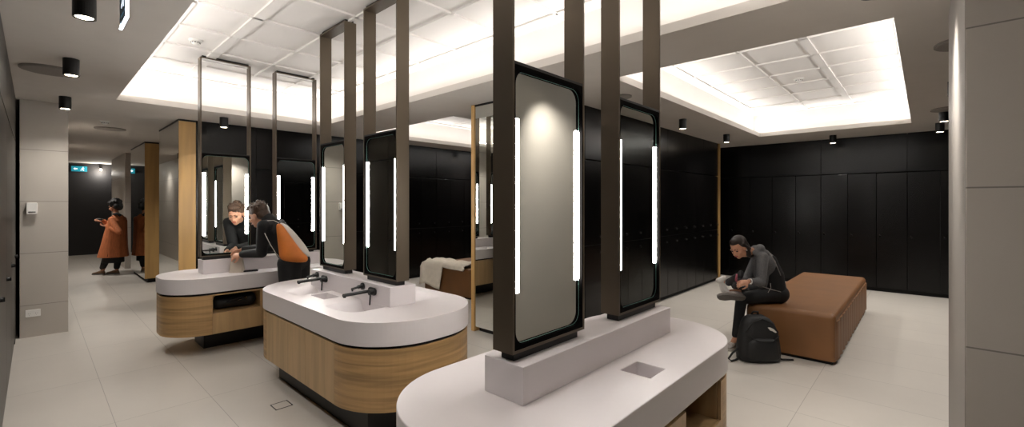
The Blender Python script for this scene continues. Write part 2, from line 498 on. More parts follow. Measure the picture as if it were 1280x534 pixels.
def countertop(label, r, x0, x1, y0, y1, px0, px1, py0, py1, slot, basins=()):
    t = thing('countertop', label, 'countertop', ((x0 + x1) / 2, (y0 + y1) / 2, ZUN))
    lx, ly = t.location.x, t.location.y
    S = lambda o: (o.data.transform(Matrix.Translation((-lx, -ly, -ZUN))), o)[1]
    slab = S(obj('slab', prism(B(), rr(x0, x1, y0, y1, r, 24), ZUN, ZTOP), 'solid_surface', t))
    cuts = B()
    sx0, sx1, sy0, sy1, dp = slot
    box(cuts, sx0, sx1, sy0, sy1, ZTOP - dp, ZTOP + .05)
    for (bx0, bx1, ya, yb) in basins:      # a dish that slopes down from ya to its deepest line near yb
        n = 26; top = []; bot = []
        ss = lambda q: (lambda k: k * k * (3 - 2 * k))(max(0, min(1, q)))
        ye = yb + (.09 if yb > ya else -.09)
        for i in range(n + 1):
            rt_, rb = [], []
            for j in range(n + 1):
                x = bx0 + (bx1 - bx0) * i / n; y = ya + (ye - ya) * j / n
                q = (y - ya) / (yb - ya)
                d = .105 * ss(q * .9) * (ss((1.24 - q) / .22) if q > 1 else 1) * ss(abs(x - bx0) / .16)
                rt_.append(cuts.verts.new((x, y, ZTOP + .03))); rb.append(cuts.verts.new((x, y, ZTOP + .0006 - d)))
            top.append(rt_); bot.append(rb)
        for i in range(n):
            for j in range(n):
                cuts.faces.new((top[i][j], top[i + 1][j], top[i + 1][j + 1], top[i][j + 1])); cuts.faces.new((bot[i][j], bot[i][j + 1], bot[i + 1][j + 1], bot[i + 1][j]))
        for i in range(n):
            for a, b in ((0, 0), (n, n)):
                cuts.faces.new((top[i][a], bot[i][a], bot[i + 1][a], top[i + 1][a])); cuts.faces.new((top[a][i], top[a][i + 1], bot[a][i + 1], bot[a][i]))
    cutter = S(obj('cutter', cuts, 'solid_surface', t))
    md = slab.modifiers.new('cut', 'BOOLEAN'); md.operation = 'DIFFERENCE'; md.object = cutter; md.solver = 'EXACT'
    dg = bpy.context.evaluated_depsgraph_get(); dg.update()
    me = bpy.data.meshes.new_from_object(slab.evaluated_get(dg))
    slab.modifiers.clear(); slab.data = me; bpy.data.objects.remove(cutter)
    if basins:
        for p in me.polygons: p.use_smooth = .02 < abs(p.normal.x) + abs(p.normal.y) and p.normal.z > .3
    bv = slab.modifiers.new('bevel', 'BEVEL'); bv.width = .004; bv.segments = 2; bv.limit_method = 'ANGLE'; bv.angle_limit = math.radians(40)
    up = S(obj('upstand', box(B(), px0, px1, py0, py1, ZTOP - .0, ZPL), 'solid_surface', t, bevel=.003))
    return t

def cabinet(label, r, x0, x1, y0, y1, base, open_bays, doors, axis):
    """stadium cabinet; open_bays/doors = spans along the front straight edge"""
    t = thing('vanity_cabinet', label, 'cabinet', ((x0 + x1) / 2, (y0 + y1) / 2, 0))
    lx, ly = t.location.x, t.location.y
    S = lambda o: (o.data.transform(Matrix.Translation((-lx, -ly, 0))), o)[1]
    bx = base
    S(obj('base', box(B(), bx[0], bx[1], bx[2], bx[3], 0, ZCB), 'black_metal', t))
    e = .012
    S(obj('shadow_gap', prism(B(), rr(x0 + .02, x1 - .02, y0 + .02, y1 - .02, r - .02), ZUN - .022, ZUN), 'black_void', t))
    zt = ZUN - .022
    n = 28
    def half(*corners):
        out, inn = [], []
        for cx, cy, a0 in corners:
            for i in range(17):
                a = math.radians(a0 + 90 * i / 16)
                out.append((cx + r * math.cos(a), cy + r * math.sin(a))); inn.append((cx + (r - e) * math.cos(a), cy + (r - e) * math.sin(a)))
        return out + inn[::-1]
    def shell(pts):
        bm = B(); N = len(pts) // 2
        for z in (ZCB, zt):
            pass
        a = [bm.verts.new((x, y, ZCB)) for x, y in pts]; b = [bm.verts.new((x, y, zt)) for x, y in pts]
        for i in range(len(pts)):
            j = (i + 1) % len(pts); bm.faces.new((a[i], a[j], b[j], b[i]))
        for i in range(N - 1):
            bm.faces.new((a[i], a[2 * N - 1 - i], a[2 * N - 2 - i], a[i + 1])); bm.faces.new((b[i], b[i + 1], b[2 * N - 2 - i], b[2 * N - 1 - i]))
        return bm
    A, B_, C_, D = (x0 + r, y1 - r, 90), (x0 + r, y0 + r, 180), (x1 - r, y0 + r, 270), (x1 - r, y1 - r, 0)
    if axis == 'x':
        c0, c1 = x0 + r, x1 - r; ends = (half(A, B_), half(C_, D))
    else:
        c0, c1 = y0 + r, y1 - r; ends = (half(B_, C_), half(D, A))
    for p in ends: S(obj('curved_end', shell(p), 'oak_band', t, smooth=False))
    # carcass floor, top, back, dividers
    bm = B()
    prism(bm, rr(x0 + e, x1 - e, y0 + e, y1 - e, r - e), ZCB + .002, ZCB + .02)
    if axis == 'x':
        box(bm, c0, c1, y0 + .42, y0 + .44, ZCB + .02, zt)
        box(bm, c0, c1, y1 - .016, y1, ZCB, zt)
    else:
        box(bm, x0 + .42, x0 + .44, c0, c1, ZCB + .02, zt)
        box(bm, x1 - .016, x1, c0, c1, ZCB, zt)
    S(obj('carcass', bm, 'oak_flat', t))
    def fbox(a, b, d0, d1, z0, z1):
        return box(B(), a, b, y0 + d0, y0 + d1, z0, z1) if axis == 'x' else box(B(), x0 + d0, x0 + d1, a, b, z0, z1)
    for (a, b, z0, z1, nm) in doors:
        S(obj(nm, fbox(a + .0015, b - .0015, 0, .018, z0, z1), 'oak_flat', t, bevel=.0008, segs=1))
    for (a, b, z0) in open_bays:
        S(obj('shelf', fbox(a, b, .012, .42, z0 - .018, z0), 'oak_flat', t))
    for a in sorted({s for d in doors for s in d[:2]}):
        S(obj('divider', fbox(a - .008, a + .008, .02, .42, ZCB + .02, zt), 'oak_flat', t))
    return t

# right vanity (dry, nearest), middle vanity (basins), left vanity (dry, far)
countertop('white stadium-shaped counter nearest the camera with a square waste slot and no taps', .42, .892, 2.995, .806, 1.699, 1.288, 2.645, 1.138, 1.355, (1.885, 2.045, .902, 1.052, .12))
countertop('white rounded counter in the middle carrying two black wall taps', .47, 1.398, 2.464, 2.497, 4.757, 1.82, 2.05, 2.945, 4.35, (1.61, 1.75, 3.6, 3.85, .09),
           [(1.50, 1.8199, 2.95, 3.31), (1.50, 1.8199, 4.34, 3.99), (2.37, 2.0501, 2.95, 3.31), (2.37, 2.0501, 4.34, 3.99)])
countertop('white rounded counter on the left where the man leans towards the mirror', .39, .885, 3.0, 5.5, 6.4, 1.265, 2.63, 5.83, 6.05, (2.0, 2.16, 5.58, 5.72, .1))
zt = ZUN - .022
cabinet('oak cabinet with an open shelf beneath the nearest white counter', .42, .897, 2.99, .811, 1.694, (1.3, 2.7, 1.07, 1.42),
        [(2.06, 2.54, .42)], [(1.317, 1.7, ZCB, zt, 'door'), (1.7, 2.06, ZCB, zt, 'door'), (2.06, 2.54, ZCB, .42, 'drawer'), (2.54, 2.57, ZCB, zt, 'side_panel')], 'x')
cabinet('oak cabinet with flat doors and a banded curved end beneath the counter with taps', .47, 1.403, 2.459, 2.502, 4.752, (1.53, 2.35, 2.75, 4.34),
        [], [(2.972, 3.45, ZCB, zt, 'door'), (3.45, 3.753, ZCB, zt, 'door'), (3.753, 4.282, ZCB, zt, 'door')], 'y')
cabinet('oak cabinet with a bag in its open shelf beneath the left counter', .39, .89, 2.995, 5.505, 6.395, (1.265, 2.7, 5.80, 6.2),
        [(1.28, 1.755, .43)], [(1.28, 1.755, ZCB, .43, 'drawer'), (1.28, 1.755, .619, zt, 'top_rail'), (1.755, 1.815, ZCB, zt, 'side_panel'), (1.815, 2.2, ZCB, zt, 'door'), (2.2, 2.605, ZCB, zt, 'door')], 'x')

# mirror frames
def mirror_proto():
    t = thing('vanity_mirror', 'x', 'mirror', group=None)
    W, D, T, z0, z1, zt = .2525, .055, .012, .035, 1.205, 2.265
    bm = B()
    box(bm, -W, -W + T, -D, D, z0, zt); box(bm, W - T, W, -D, D, z0, zt)
    box(bm, -W + T, W - T, -D, D, zt - T, zt); box(bm, -W + T, W - T, -D, D, z0, z0 + T)
    obj('frame', bm, 'bronze', t)
    obj('foot', box(B(), -W + .03, W - .03, -.035, .035, 0, z0), 'black_metal', t)
    bm = B(); w = W - T
    box(bm, -w, w, -.032, .032, z0 + T, z1 - .002)
    obj('mirror_housing', bm, 'gloss_black', t)
    bm = box(B(), -w, w, -D + .002, D - .002, z1 - .012, z1); obj('cross_rail', bm, 'black_metal', t)
    for s in (-1, 1):
        ro = rrect(-w, w, z0 + T, z1 - .012, .004); ri = rrect(-w + .008, w - .008, z0 + T + .018, z1 - .032, .058)
        obj('rim', ring_y(B(), ro, ri, s * .034, s * (D - .0015)), 'matt_black', t)
        obj('mirror_glass', prism_y(B(), rrect(-w + .010, w - .010, z0 + T + .02, z1 - .034, .056), s * .033, s * .0365), 'mirror_glass', t)
        obj('glass_edge', ring_y(B(), rrect(-w + .0085, w - .0085, z0 + T + .0185, z1 - .0325, .0575), rrect(-w + .0105, w - .0105, z0 + T + .0205, z1 - .0345, .0555), s * .0362, s * .0372), 'glass_edge', t)
        for q in (-1, 1):
            obj('led_strip', prism_y(B(), rrect(q * .213 - .0155, q * .213 + .0155, .272, .98, .006, 3), s * .0366, s * .0405), 'led', t)
    obj('ceiling_plate', box(B(), -W + .02, W - .02, -.04, .04, zt, ZT - ZPL - .0), 'black_metal', t)
    return t
mp = mirror_proto()
def place_mirror(x, y, rz, label, first=[True]):
    if first[0]: first[0] = False; o = mp; o.location = (x, y, ZPL); o.rotation_euler = (0, 0, rz)
    else: o = dup(mp, (x, y, ZPL), rz)
    o['label'] = label; o['group'] = 'bronze framed mirrors with light strips'
    return o
place_mirror(1.538, 1.247, 0, 'largest bronze mirror frame, left one on the nearest counter, reflecting pale tiles')
place_mirror(2.37, 1.247, 0, 'bronze mirror frame at the right end of the nearest counter, reflecting black lockers')
place_mirror(1.935, 3.199, -PI / 2, 'bronze mirror frame on the middle counter above the nearer tap, with dark glass')
place_mirror(1.935, 4.035, -PI / 2, 'bronze mirror frame on the middle counter above the farther tap, reflecting pale tiles')
place_mirror(1.505, 5.94, 0, 'bronze mirror frame on the left counter reflecting the leaning man')
place_mirror(2.285, 5.94, 0, 'bronze mirror frame on the left counter behind the orange drawstring bag')

# taps
def tap(y, label):
    t = thing('wall_tap', label, 'tap', (1.82, y, .905), 0, 'black wall taps')
    bm = B(); pts = rrect(-.058, .058, -.03, .03, .029, 8)
    a = [bm.verts.new((-.014, p, q)) for p, q in pts]; b = [bm.verts.new((0, p, q)) for p, q in pts]
    bm.faces.new(a[::-1]); bm.faces.new(b)
    for i in range(len(pts)): bm.faces.new((a[i], a[(i + 1) % len(pts)], b[(i + 1) % len(pts)], b[i]))
    obj('back_plate', bm, 'black_metal', t, bevel=.003)
    bm = B(); cyl(bm, (-.012, .025, 0), (-.235, .025, -.004), .0125, n=20); cyl(bm, (-.222, .025, -.004), (-.222, .025, -.022), .0105, n=16)
    obj('spout', bm, 'black_metal', t, smooth=False)
    bm = B(); cyl(bm, (-.012, -.03, 0), (-.052, -.03, 0), .021, n=20); obj('valve_body', bm, 'black_metal', t)
    bm = B(); cyl(bm, (-.04, -.03, -.01), (-.046, -.03, -.098), .0065, n=12); obj('lever', bm, 'black_metal', t)
    s = thing('soap_spout', label.replace('tap', 'soap spout') + ', short round one beside it', 'soap dispenser', (1.82, y + .155, .925), 0, 'black soap spouts')
    bm = B(); cyl(bm, (.002, 0, 0), (-.012, 0, 0), .028, n=24); obj('back_plate', bm, 'black_metal', s)
    bm = B(); cyl(bm, (-.01, 0, 0), (-.045, 0, -.002), .015, n=16); cyl(bm, (-.045, 0, -.002), (-.1, 0, -.012), .009, n=12); cyl(bm, (-.092, 0, -.01), (-.092, 0, -.03), .007, n=10)
    obj('nozzle', bm, 'black_metal', s)
tap(3.19, 'nearer matt black wall tap on the middle counter')
tap(4.04, 'farther matt black wall tap on the middle counter')

# ------------------------------------------------------------------ ceiling fittings
def downlight(x, y, label, power=26, light=True, group='black surface downlights', tilt=None):
    t = thing('downlight', label, 'downlight', (x, y, ZC), 0, group)
    bm = B(); n = 28; prof = [(.053, 0), (.053, -.142), (.046, -.142), (.040, -.133), (0.001, -.133)]
    loft(bm, [[Vector((r * math.cos(2 * PI * i / n), r * math.sin(2 * PI * i / n), z)) for i in range(n)] for r, z in prof])
    obj('housing', bm, 'black_metal', t)
    bm = B(); cyl(bm, (0, 0, -.139), (0, 0, -.134), .039, n=24); obj('lens', bm, 'lamp_glow', t)
    if light:
        ld = bpy.data.lights.new('downlight_lamp', 'SPOT'); ld.energy = power * 1.1; ld.spot_size = math.radians(135); ld.spot_blend = 1; ld.shadow_soft_size = .035; ld.color = (1, .95, .885)
        lo = bpy.data.objects.new('downlight_lamp', ld); C.objects.link(lo); lo.location = (0, 0, -.15); lo.parent = t
        if tilt: lo.rotation_euler = tilt; ld.spot_size = math.radians(100)
for x, y, l, p in ((.2, 3.62, 'black downlight cut by the top edge above the left aisle', 24), (.214, 5.34, 'black downlight on the left aisle ceiling beside a round flush plate', 24),
                (.242, 7.28, 'black downlight nearest the tiled pillar on the left', 30), (1.855, 7.38, 'black downlight seen through the left counter mirror frame', 30),
                (6.476, 2.6, 'black downlight above the side lockers, nearer of the two there', 46), (8.433, 2.6, 'black downlight above the side lockers by the oak strip', 46),
                (9.86, 1.22, 'black downlight centred above the back wall lockers', 42), (6.317, -.22, 'nearest of the three black downlights beside the right tiled wall', 46),
                (8.266, -.19, 'middle of the three black downlights beside the right tiled wall', 46), (9.45, -.17, 'farthest of the three black downlights beside the right tiled wall', 46),
                                (.2, 1.75, 'added black fill downlight over the left aisle, out of view', 24), (.45, -.3, 'added black fill downlight over the near end of the left aisle, out of view', 16), (6.9, 7.6, 'black downlight in front of the far lockers, at the oak-edged mirror', 70)):  # first two on this line: unseen lamps added to lift the foreground
    downlight(x, y, l, p)
downlight(3.0, .2, 'added black downlight, out of view, brightening the pale tiled wall for the nearest mirror', 95, tilt=(-math.radians(12), -math.radians(20), 0))  # unseen lamp added to brighten the tiles reflected in the nearest mirror
def disc(x, y, r, label, name='ceiling_disc', cat='ceiling plate'):
    bm = B(); cyl(bm, (0, 0, 0), (0, 0, -.014), r, n=40); cyl(bm, (0, 0, -.014), (0, 0, -.018), r * .93, n=40)
    o = obj(name, bm, 'plate_paint'); o.location = (x, y, ZC); tag(o, label, cat, 'round flush ceiling plates'); return o
disc(.1, 5.9, .2, 'round flush plate on the ceiling beside the second left downlight')
disc(.08, 3.3, .2, 'round flush plate cut by the top edge beside the nearest left downlight')
disc(4.83, -.25, .2, 'round flush plate on the ceiling next to the right tiled wall')
disc(8.1, -.25, .2, 'round flush plate beside the middle right downlight')
disc(.85, 9.83, .2, 'round flush plate on the corridor ceiling')
disc(4.6, 2.55, .11, 'small pale flush plate on the soffit left of the right light tray')
def detector(x, y, label, z=ZT):
    t = thing('smoke_detector', label, 'smoke detector', (x, y, z), 0, 'smoke detectors')
    bm = B(); n = 28; loft(bm, [[Vector((r * math.cos(2 * PI * i / n), r * math.sin(2 * PI * i / n), q)) for i in range(n)] for r, q in ((.06, 0), (.06, -.012), (.045, -.02))])
    obj('base', bm, 'white_plastic', t)
    bm = B(); loft(bm, [[Vector((r * math.cos(2 * PI * i / n), r * math.sin(2 * PI * i / n), q)) for i in range(n)] for r, q in ((.036, -.02), (.036, -.036), (.02, -.048))])
    obj('chamber', bm, 'white_plastic', t)
    bm = B()
    for k in range(10):
        a = 2 * PI * k / 10; cyl(bm, (.037 * math.cos(a), .037 * math.sin(a), -.023), (.037 * math.cos(a), .037 * math.sin(a), -.034), .004, n=6)
    obj('vents', bm, 'black_metal', t)
detector(1.11, 5.40, 'white smoke detector in the light tray above the left counter')
detector(6.88, 1.22, 'white smoke detector in the light tray above the long bench')
detector(.72, 9.0, 'small pale detector on the corridor ceiling beyond the tiled pillar', ZC)
# corridor lamp that glares at the camera
t = thing('spotlight', 'glaring bare spotlight on the corridor ceiling left of the white column', 'spotlight', (1.41, 18.85, 2.79))
bm = B(); cyl(bm, (0, 0, 0), (0, -.02, -.12), .035); obj('housing', bm, 'black_metal', t)
bm = B(); ellip(bm, Matrix(), (0, -.03, -.15), (.024, .024, .024)); o = obj('lamp', bm, 'lamp_glow', t, smooth=True)
m2 = MAT['lamp_glow'].copy(); m2.node_tree.nodes['Principled BSDF'].inputs['Emission Strength'].default_value = 120; o.data.materials[0] = m2
ld = bpy.data.lights.new('spotlight_lamp', 'POINT'); ld.energy = 9; ld.shadow_soft_size = .03; ld.color = (1, .94, .86)
lo = bpy.data.objects.new('spotlight_lamp', ld); C.objects.link(lo); lo.location = (0, -.1, -.25); lo.parent = t
# added downlights, placed out of view to brighten the corridor and the woman there
for x, y, p in ((.27, 10.0, 60), (.42, 13.4, 60), (3.2, 10.4, 40), (.5, 16.2, 20), (6.5, 10.4, 30), (4.5, 14.6, 26)):
    downlight(x, y, 'added black downlight, out of view, on the ceiling of the corridor behind the locker bays', p, group='added corridor downlights')

# exit signs
def running_man(bm, cx, cz, s, y0, y1):
    def bar(x0, z0, x1, z1, w):
        d = Vector((x1 - x0, z1 - z0)).normalized() * w; nx_, nz_ = -d.y, d.x
        prism_y(bm, [(cx + s * x0 + nx_ * s, cz + s * z0 + nz_ * s), (cx + s * x0 - nx_ * s, cz + s * z0 - nz_ * s), (cx + s * x1 - nx_ * s, cz + s * z1 - nz_ * s), (cx + s * x1 + nx_ * s, cz + s * z1 + nz_ * s)], y0, y1)
    bar(.0, .25, -.08, -.05, .09); bar(-.08, -.05, .15, -.2, .06); bar(.15, -.2, .1, -.45, .06); bar(-.08, -.05, -.2, -.3, .06); bar(-.2, -.3, -.42, -.32, .06)
    bar(0, .2, .25, .08, .05); bar(0, .2, -.25, .12, .05)
    prism_y(bm, [(cx + s * (.06 + .09 * math.cos(a)), cz + s * (.4 + .09 * math.sin(a))) for a in [2 * PI * k / 12 for k in range(12)]], y0, y1)
def sign_graphics(t, w, h, y0, flip, zc):
    s = -1 if flip else 1
    bm = B(); x = s * w * .22
    running_man(bm, x, zc, h * .8, y0 - .003, y0 - .001); 
    a = -s * w * .25; k = h * .3
    prism_y(bm, [(a - s * k, zc), (a, zc + k * .8), (a, zc + k * .3), (a + s * k, zc + k * .3), (a + s * k, zc - k * .3), (a, zc - k * .3), (a, zc - k * .8)], y0 - .003, y0 - .001)
    obj('pictogram', bm, 'sign_white', t)
t = thing('exit_sign', 'green-blue exit sign with arrow and running figure on the dark far wall', 'exit sign', (.935, YF - .06, 2.57))
obj('panel', box(B(), -.175, .175, 0, .05, 0, .16), 'sign_teal', t); sign_graphics(t, .35, .16, 0, False, .08)
t = thing('exit_sign', 'edge-lit glass exit sign hanging from the ceiling above the left aisle', 'exit sign', (.305, 2.94, 2.5))
HS = PI / 2
obj('panel', box(B(), -.004, .004, -.117, .117, .006, .26), 'sign_glass', t)
obj('picture_field', box(B(), -.0055, -.004, -.1, .1, .05, .24), 'sign_blue', t)
bm = B(); box(bm, -.006, .006, -.123, .117, 0, .006); box(bm, -.006, .006, -.123, -.117, 0, .26); obj('lit_edge', bm, 'edge_light', t)
bm = B(); running_man(bm, .03, .14, .15, -.0075, -.0057); bm.transform(Matrix.Rotation(-PI / 2, 4, 'Z')); obj('pictogram', bm, 'sign_white', t)
bm = B(); box(bm, -.03, .03, -.12, .12, .26, .30); box(bm, -.01, .01, -.02, .02, .30, .33); obj('bracket', bm, 'black_metal', t)

# switch, outlet, floor grate
t = thing('wall_dispenser', 'small white wall device fixed on the tiled pillar', 'wall device', (-.02, 7.82, 1.47))
obj('cover', prism_y(B(), rrect(-.045, .045, 0, .135, .012), -.06, 0), 'white_plastic', t, bevel=.003); obj('button', prism_y(B(), rrect(-.03, .03, .015, .03, .003), -.062, -.06), 'chrome', t)
t = thing('power_outlet', 'white double power outlet low on the tiled pillar', 'power outlet', (-.012, 7.82, .24))
obj('plate', prism_y(B(), rrect(-.062, .062, 0, .085, .006), -.009, 0), 'white_plastic', t, bevel=.002)
for s in (-1, 1):
    bm = B()
    for q, a in ((-.008, .4), (.008, -.4)):
        box(bm, s * .03 + q - .001, s * .03 + q + .001, -.0095, -.009, .035, .047)
    box(bm, s * .03 - .001, s * .03 + .001, -.0095, -.009, .018, .028); obj('socket', bm, 'black_metal', t)
    obj('switch', box(B(), s * .03 - .005, s * .03 + .005, -.012, -.009, .06, .075), 'white_plastic', t)
t = thing('floor_hatch', 'square tile-filled floor hatch with a thin black rim before the middle cabinet', 'floor hatch', (1.332, 3.729, 0))
bm = B(); 
for a in ((-.064, .064, -.064, -.057), (-.064, .064, .057, .064), (-.064, -.057, -.057, .057), (.057, .064, -.057, .057)): box(bm, *a, 0, .002)
obj('rim', bm, 'black_metal', t); obj('tile_insert', box(B(), -.056, .056, -.056, .056, 0, .0015), 'floor_tile', t)

# ------------------------------------------------------------------ benches
def bench(x0, x1, y0, y1, label, n):
    t = thing('upholstered_bench', label, 'bench', ((x0 + x1) / 2, (y0 + y1) / 2, 0), 0, 'brown leather benches')
    L, W = (x1 - x0) / 2, (y1 - y0) / 2
    bm = box(B(), -L, L, -W, W, .035, .5)
    bmesh.ops.bevel(bm, geom=[e for e in bm.edges if (e.verts[0].co.z > .4 or e.verts[1].co.z > .4)], offset=.045, segments=5, profile=.5, affect='EDGES')
    obj('seat_block', bm, 'leather', t, smooth=False)
    # channel tufting: shallow pads along both long sides
    w = 2 * (L - .05) / n
    for s in (-1, 1):
        bm = B()
        for k in range(n):
            c = -L + .05 + w * (k + .5)
            rings = []
            for z in (.05, .43):
                rings.append([Vector((c + w * .5 * math.cos(a), s * (W - .004) + s * .022 * math.sin(a), z)) for a in [PI * q / 8 for q in range(9)]])
            loft(bm, rings)
        obj('side_channels', bm, 'leather', t)
    obj('plinth', box(B(), -L + .03, L - .03, -W + .03, W - .03, 0, .035), 'black_void', t)
bench(5.335, 8.4, .64, 1.445, 'long brown leather bench on which the woman sits', 15)
bench(4.88, 7.9, 5.48, 6.75, 'brown leather bench in the far bay with a cream garment draped on it', 15)

# cream garment draped over the far bench corner
bm = B(); n1, n2 = 26, 18
random.seed(3)
G = []
for i in range(n1):
    row = []
    for j in range(n2):
        a, b = i / (n1 - 1), j / (n2 - 1)
        # a runs over the top then down the near face, b runs along the bench width
        wob = .018 * math.sin(9 * a + 7 * b) + .016 * math.sin(17 * b + 3 * a)
        s = a * (.72 - .1 * b)
        edge = .62 * (.45 + .25 * b) + .03 * math.sin(8 * b)
        topw = .34 if b > .55 else .5
        x = 5.25 - s * .9; z = .535 + abs(wob) + .02 * math.sin(13 * a + 5 * b) ** 2
        if x < 4.865:
            over = 4.865 - x; drop = over * (2.1 if b > .5 else .25)
            x = 4.862 - .012 - .02 * math.sin(9 * b + 2) ** 2 - over * .05; z = .535 - drop * 1.0
        y = 5.6 + b * 1.22 + .04 * math.sin(6 * a)
        if b > .9: z -= (b - .9) * .6
        row.append(bm.verts.new((x, y, max(z, .02))))
    G.append(row)
for i in range(n1 - 1):
    for j in range(n2 - 1): bm.faces.new((G[i][j], G[i + 1][j], G[i + 1][j + 1], G[i][j + 1]))
o = obj('draped_garment', bm, 'cloth_cream', smooth=True)
s = o.modifiers.new('thick', 'SOLIDIFY'); s.thickness = .008; s.offset = 1
tag(o, 'cream garment draped over the corner of the far brown bench', 'garment')

# ------------------------------------------------------------------ people
def basis(fwd, up=(0, 0, 1)):
    f = Vector(fwd).normalized(); u = Vector(up); u = (u - f * u.dot(f)).normalized(); r = f.cross(u)
    M = Matrix(((r.x, f.x, u.x), (r.y, f.y, u.y), (r.z, f.z, u.z)))
    return M.to_4x4()

def head(bm, c, fwd, up, s=1.0):
    M = Matrix.Translation(c) @ basis(fwd, up) @ Matrix.Scale(s, 4)
    ellip(bm, M, (0, -.012, .035), (.072, .09, .083))
    ellip(bm, M, (0, .026, -.03), (.055, .058, .072))
    ellip(bm, M, (0, .055, -.078), (.026, .024, .024))
    P = lambda *a: M @ Vector(a)
    capsule(bm, P(0, .082, .012), .007 * s, P(0, .102, -.024), .012 * s)
    capsule(bm, P(-.012, .09, -.028), .007 * s, P(.012, .09, -.028), .007 * s)
    capsule(bm, P(-.016, .083, -.055), .0075 * s, P(.016, .083, -.055), .0075 * s)
    capsule(bm, P(-.036, .074, .022), .011 * s, P(.036, .074, .022), .011 * s)
    for q in (-1, 1):
        ellip(bm, M, (q * .04, .052, -.025), (.02, .02, .018))
        ellip(bm, M, (q * .073, -.008, -.008), (.009, .02, .03))
    return M

def face_parts(M, parent, s=1.0, lips='lips', brow='hair_dark'):
    P = lambda *a: M @ Vector(a)
    for q in (-1, 1):
        bm = B(); ellip(bm, M, (q * .03, .0745, .004), (.012, .009, .0055)); obj('eye', bm, 'eye_dark', parent, smooth=True)
        bm = B(); capsule(bm, P(q * .014, .086, .026), .0035 * s, P(q * .045, .074, .026), .003 * s); obj('eyebrow', bm, brow, parent, smooth=True)
    bm = B(); capsule(bm, P(-.015, .0885, -.055), .0055 * s, P(.015, .0885, -.055), .0055 * s); obj('mouth', bm, lips, parent, smooth=True)

def hand(bm, wrist, direc, palm, curl=.5, s=1.0, thumb=1):
    """palm + four fingers + thumb; direc = wrist to knuckles, palm = direction the palm faces"""
    d = Vector(direc).normalized(); p = Vector(palm); p = (p - d * p.dot(d)).normalized(); sd = d.cross(p) * thumb
    w = Vector(wrist)
    capsule(bm, w + d * .02 * s, .028 * s, w + d * .07 * s, .036 * s, side=p, flat=.42)
    for k, (off, L, r) in enumerate(((.030, .072, .0088), (.010, .08, .009), (-.010, .074, .0086), (-.029, .058, .0078))):
        b = w + d * .088 * s + sd * off * s
        fan = (d + sd * off * 1.5).normalized()
        c = curl * (.85 + .1 * k)
        a0 = fan * math.cos(c * .6) + p * math.sin(c * .6)
        a1 = fan * math.cos(c * 1.5) + p * math.sin(c * 1.5)
        a2 = fan * math.cos(c * 2.3) + p * math.sin(c * 2.3)
        q0 = b - fan * .02 * s; q1 = b + a0 * L * .42 * s; q2 = q1 + a1 * L * .33 * s; q3 = q2 + a2 * L * .25 * s
        capsule(bm, q0, r * s * 1.1, q1, r * s, n=10, k=3); capsule(bm, q1, r * s, q2, r * s * .93, n=10, k=3); capsule(bm, q2, r * s * .93, q3, r * s * .82, n=10, k=3)
    b = w + d * .03 * s + sd * .026 * s
    q1 = b + (d * .6 + sd * .7 + p * .25).normalized() * .036 * s; q2 = q1 + (d * .85 + sd * .25 + p * .45).normalized() * .032 * s
    q3 = q2 + (d * .9 + p * .5 - sd * .1).normalized() * .022 * s
    capsule(bm, b - sd * .008 * s, .013 * s, q1, .0115 * s, n=10, k=3); capsule(bm, q1, .0115 * s, q2, .010 * s, n=10, k=3); capsule(bm, q2, .010 * s, q3, .0085 * s, n=10, k=3)

def limb(bm, pts, rads, side=None, flat=1.0):
    for a, b, r, q in zip(pts, pts[1:], rads, rads[1:]): capsule(bm, a, r, b, q, side=side, flat=flat)

def shoe(prefix, heel, toe, up, parent, upper, sole, s=1.0, laces=True):
    heel, toe, up = Vector(heel), Vector(toe), Vector(up).normalized()
    d = (toe - heel).normalized(); up = (up - d * up.dot(d)).normalized(); sd = d.cross(up); L = (toe - heel).length
    def ring(f, w, h0, h1, n=16):
        c = heel + d * L * f
        return [c + sd * (w * math.cos(2 * PI * k / n)) + up * ((h0 + h1) / 2 + (h1 - h0) / 2 * math.sin(2 * PI * k / n)) for k in range(n)]
    bm = loft(B(), [ring(0.0, .018 * s, .02, .06), ring(.05, .03 * s, .02, .085), ring(.2, .035 * s, .02, .095), ring(.42, .036 * s, .02, .09), ring(.62, .043 * s, .02, .068), ring(.82, .042 * s, .02, .055), ring(.95, .028 * s, .02, .045), ring(1.0, .012 * s, .022, .036)])
    u = obj('shoe', bm, upper, parent, smooth=True)
    def sring(f, w, h0, h1):
        c = heel + d * L * f
        return [c + sd * w + up * h0, c + sd * w + up * h1, c - sd * w + up * h1, c - sd * w + up * h0]
    bm = loft(B(), [sring(-.03, .018 * s, 0, .028), sring(.04, .035 * s, 0, .028), sring(.25, .036 * s, 0, .028), sring(.45, .034 * s, 0, .027), sring(.68, .048 * s, 0, .025), sring(.88, .043 * s, 0, .025), sring(1.0, .02 * s, .004, .026)])
    obj('sole', bm, sole, u, bevel=.006)
    if laces:
        bm = B()
        for k in range(5):
            f = .34 + k * .075; c = heel + d * L * f
            h = .092 - k * .006
            tube(bm, [c - sd * .026 + up * (h - .016), c + up * (h + .002), c + sd * .026 + d * .015 + up * (h - .016)], .0032, 6)
        obj('laces', bm, 'lace', u)
    return u

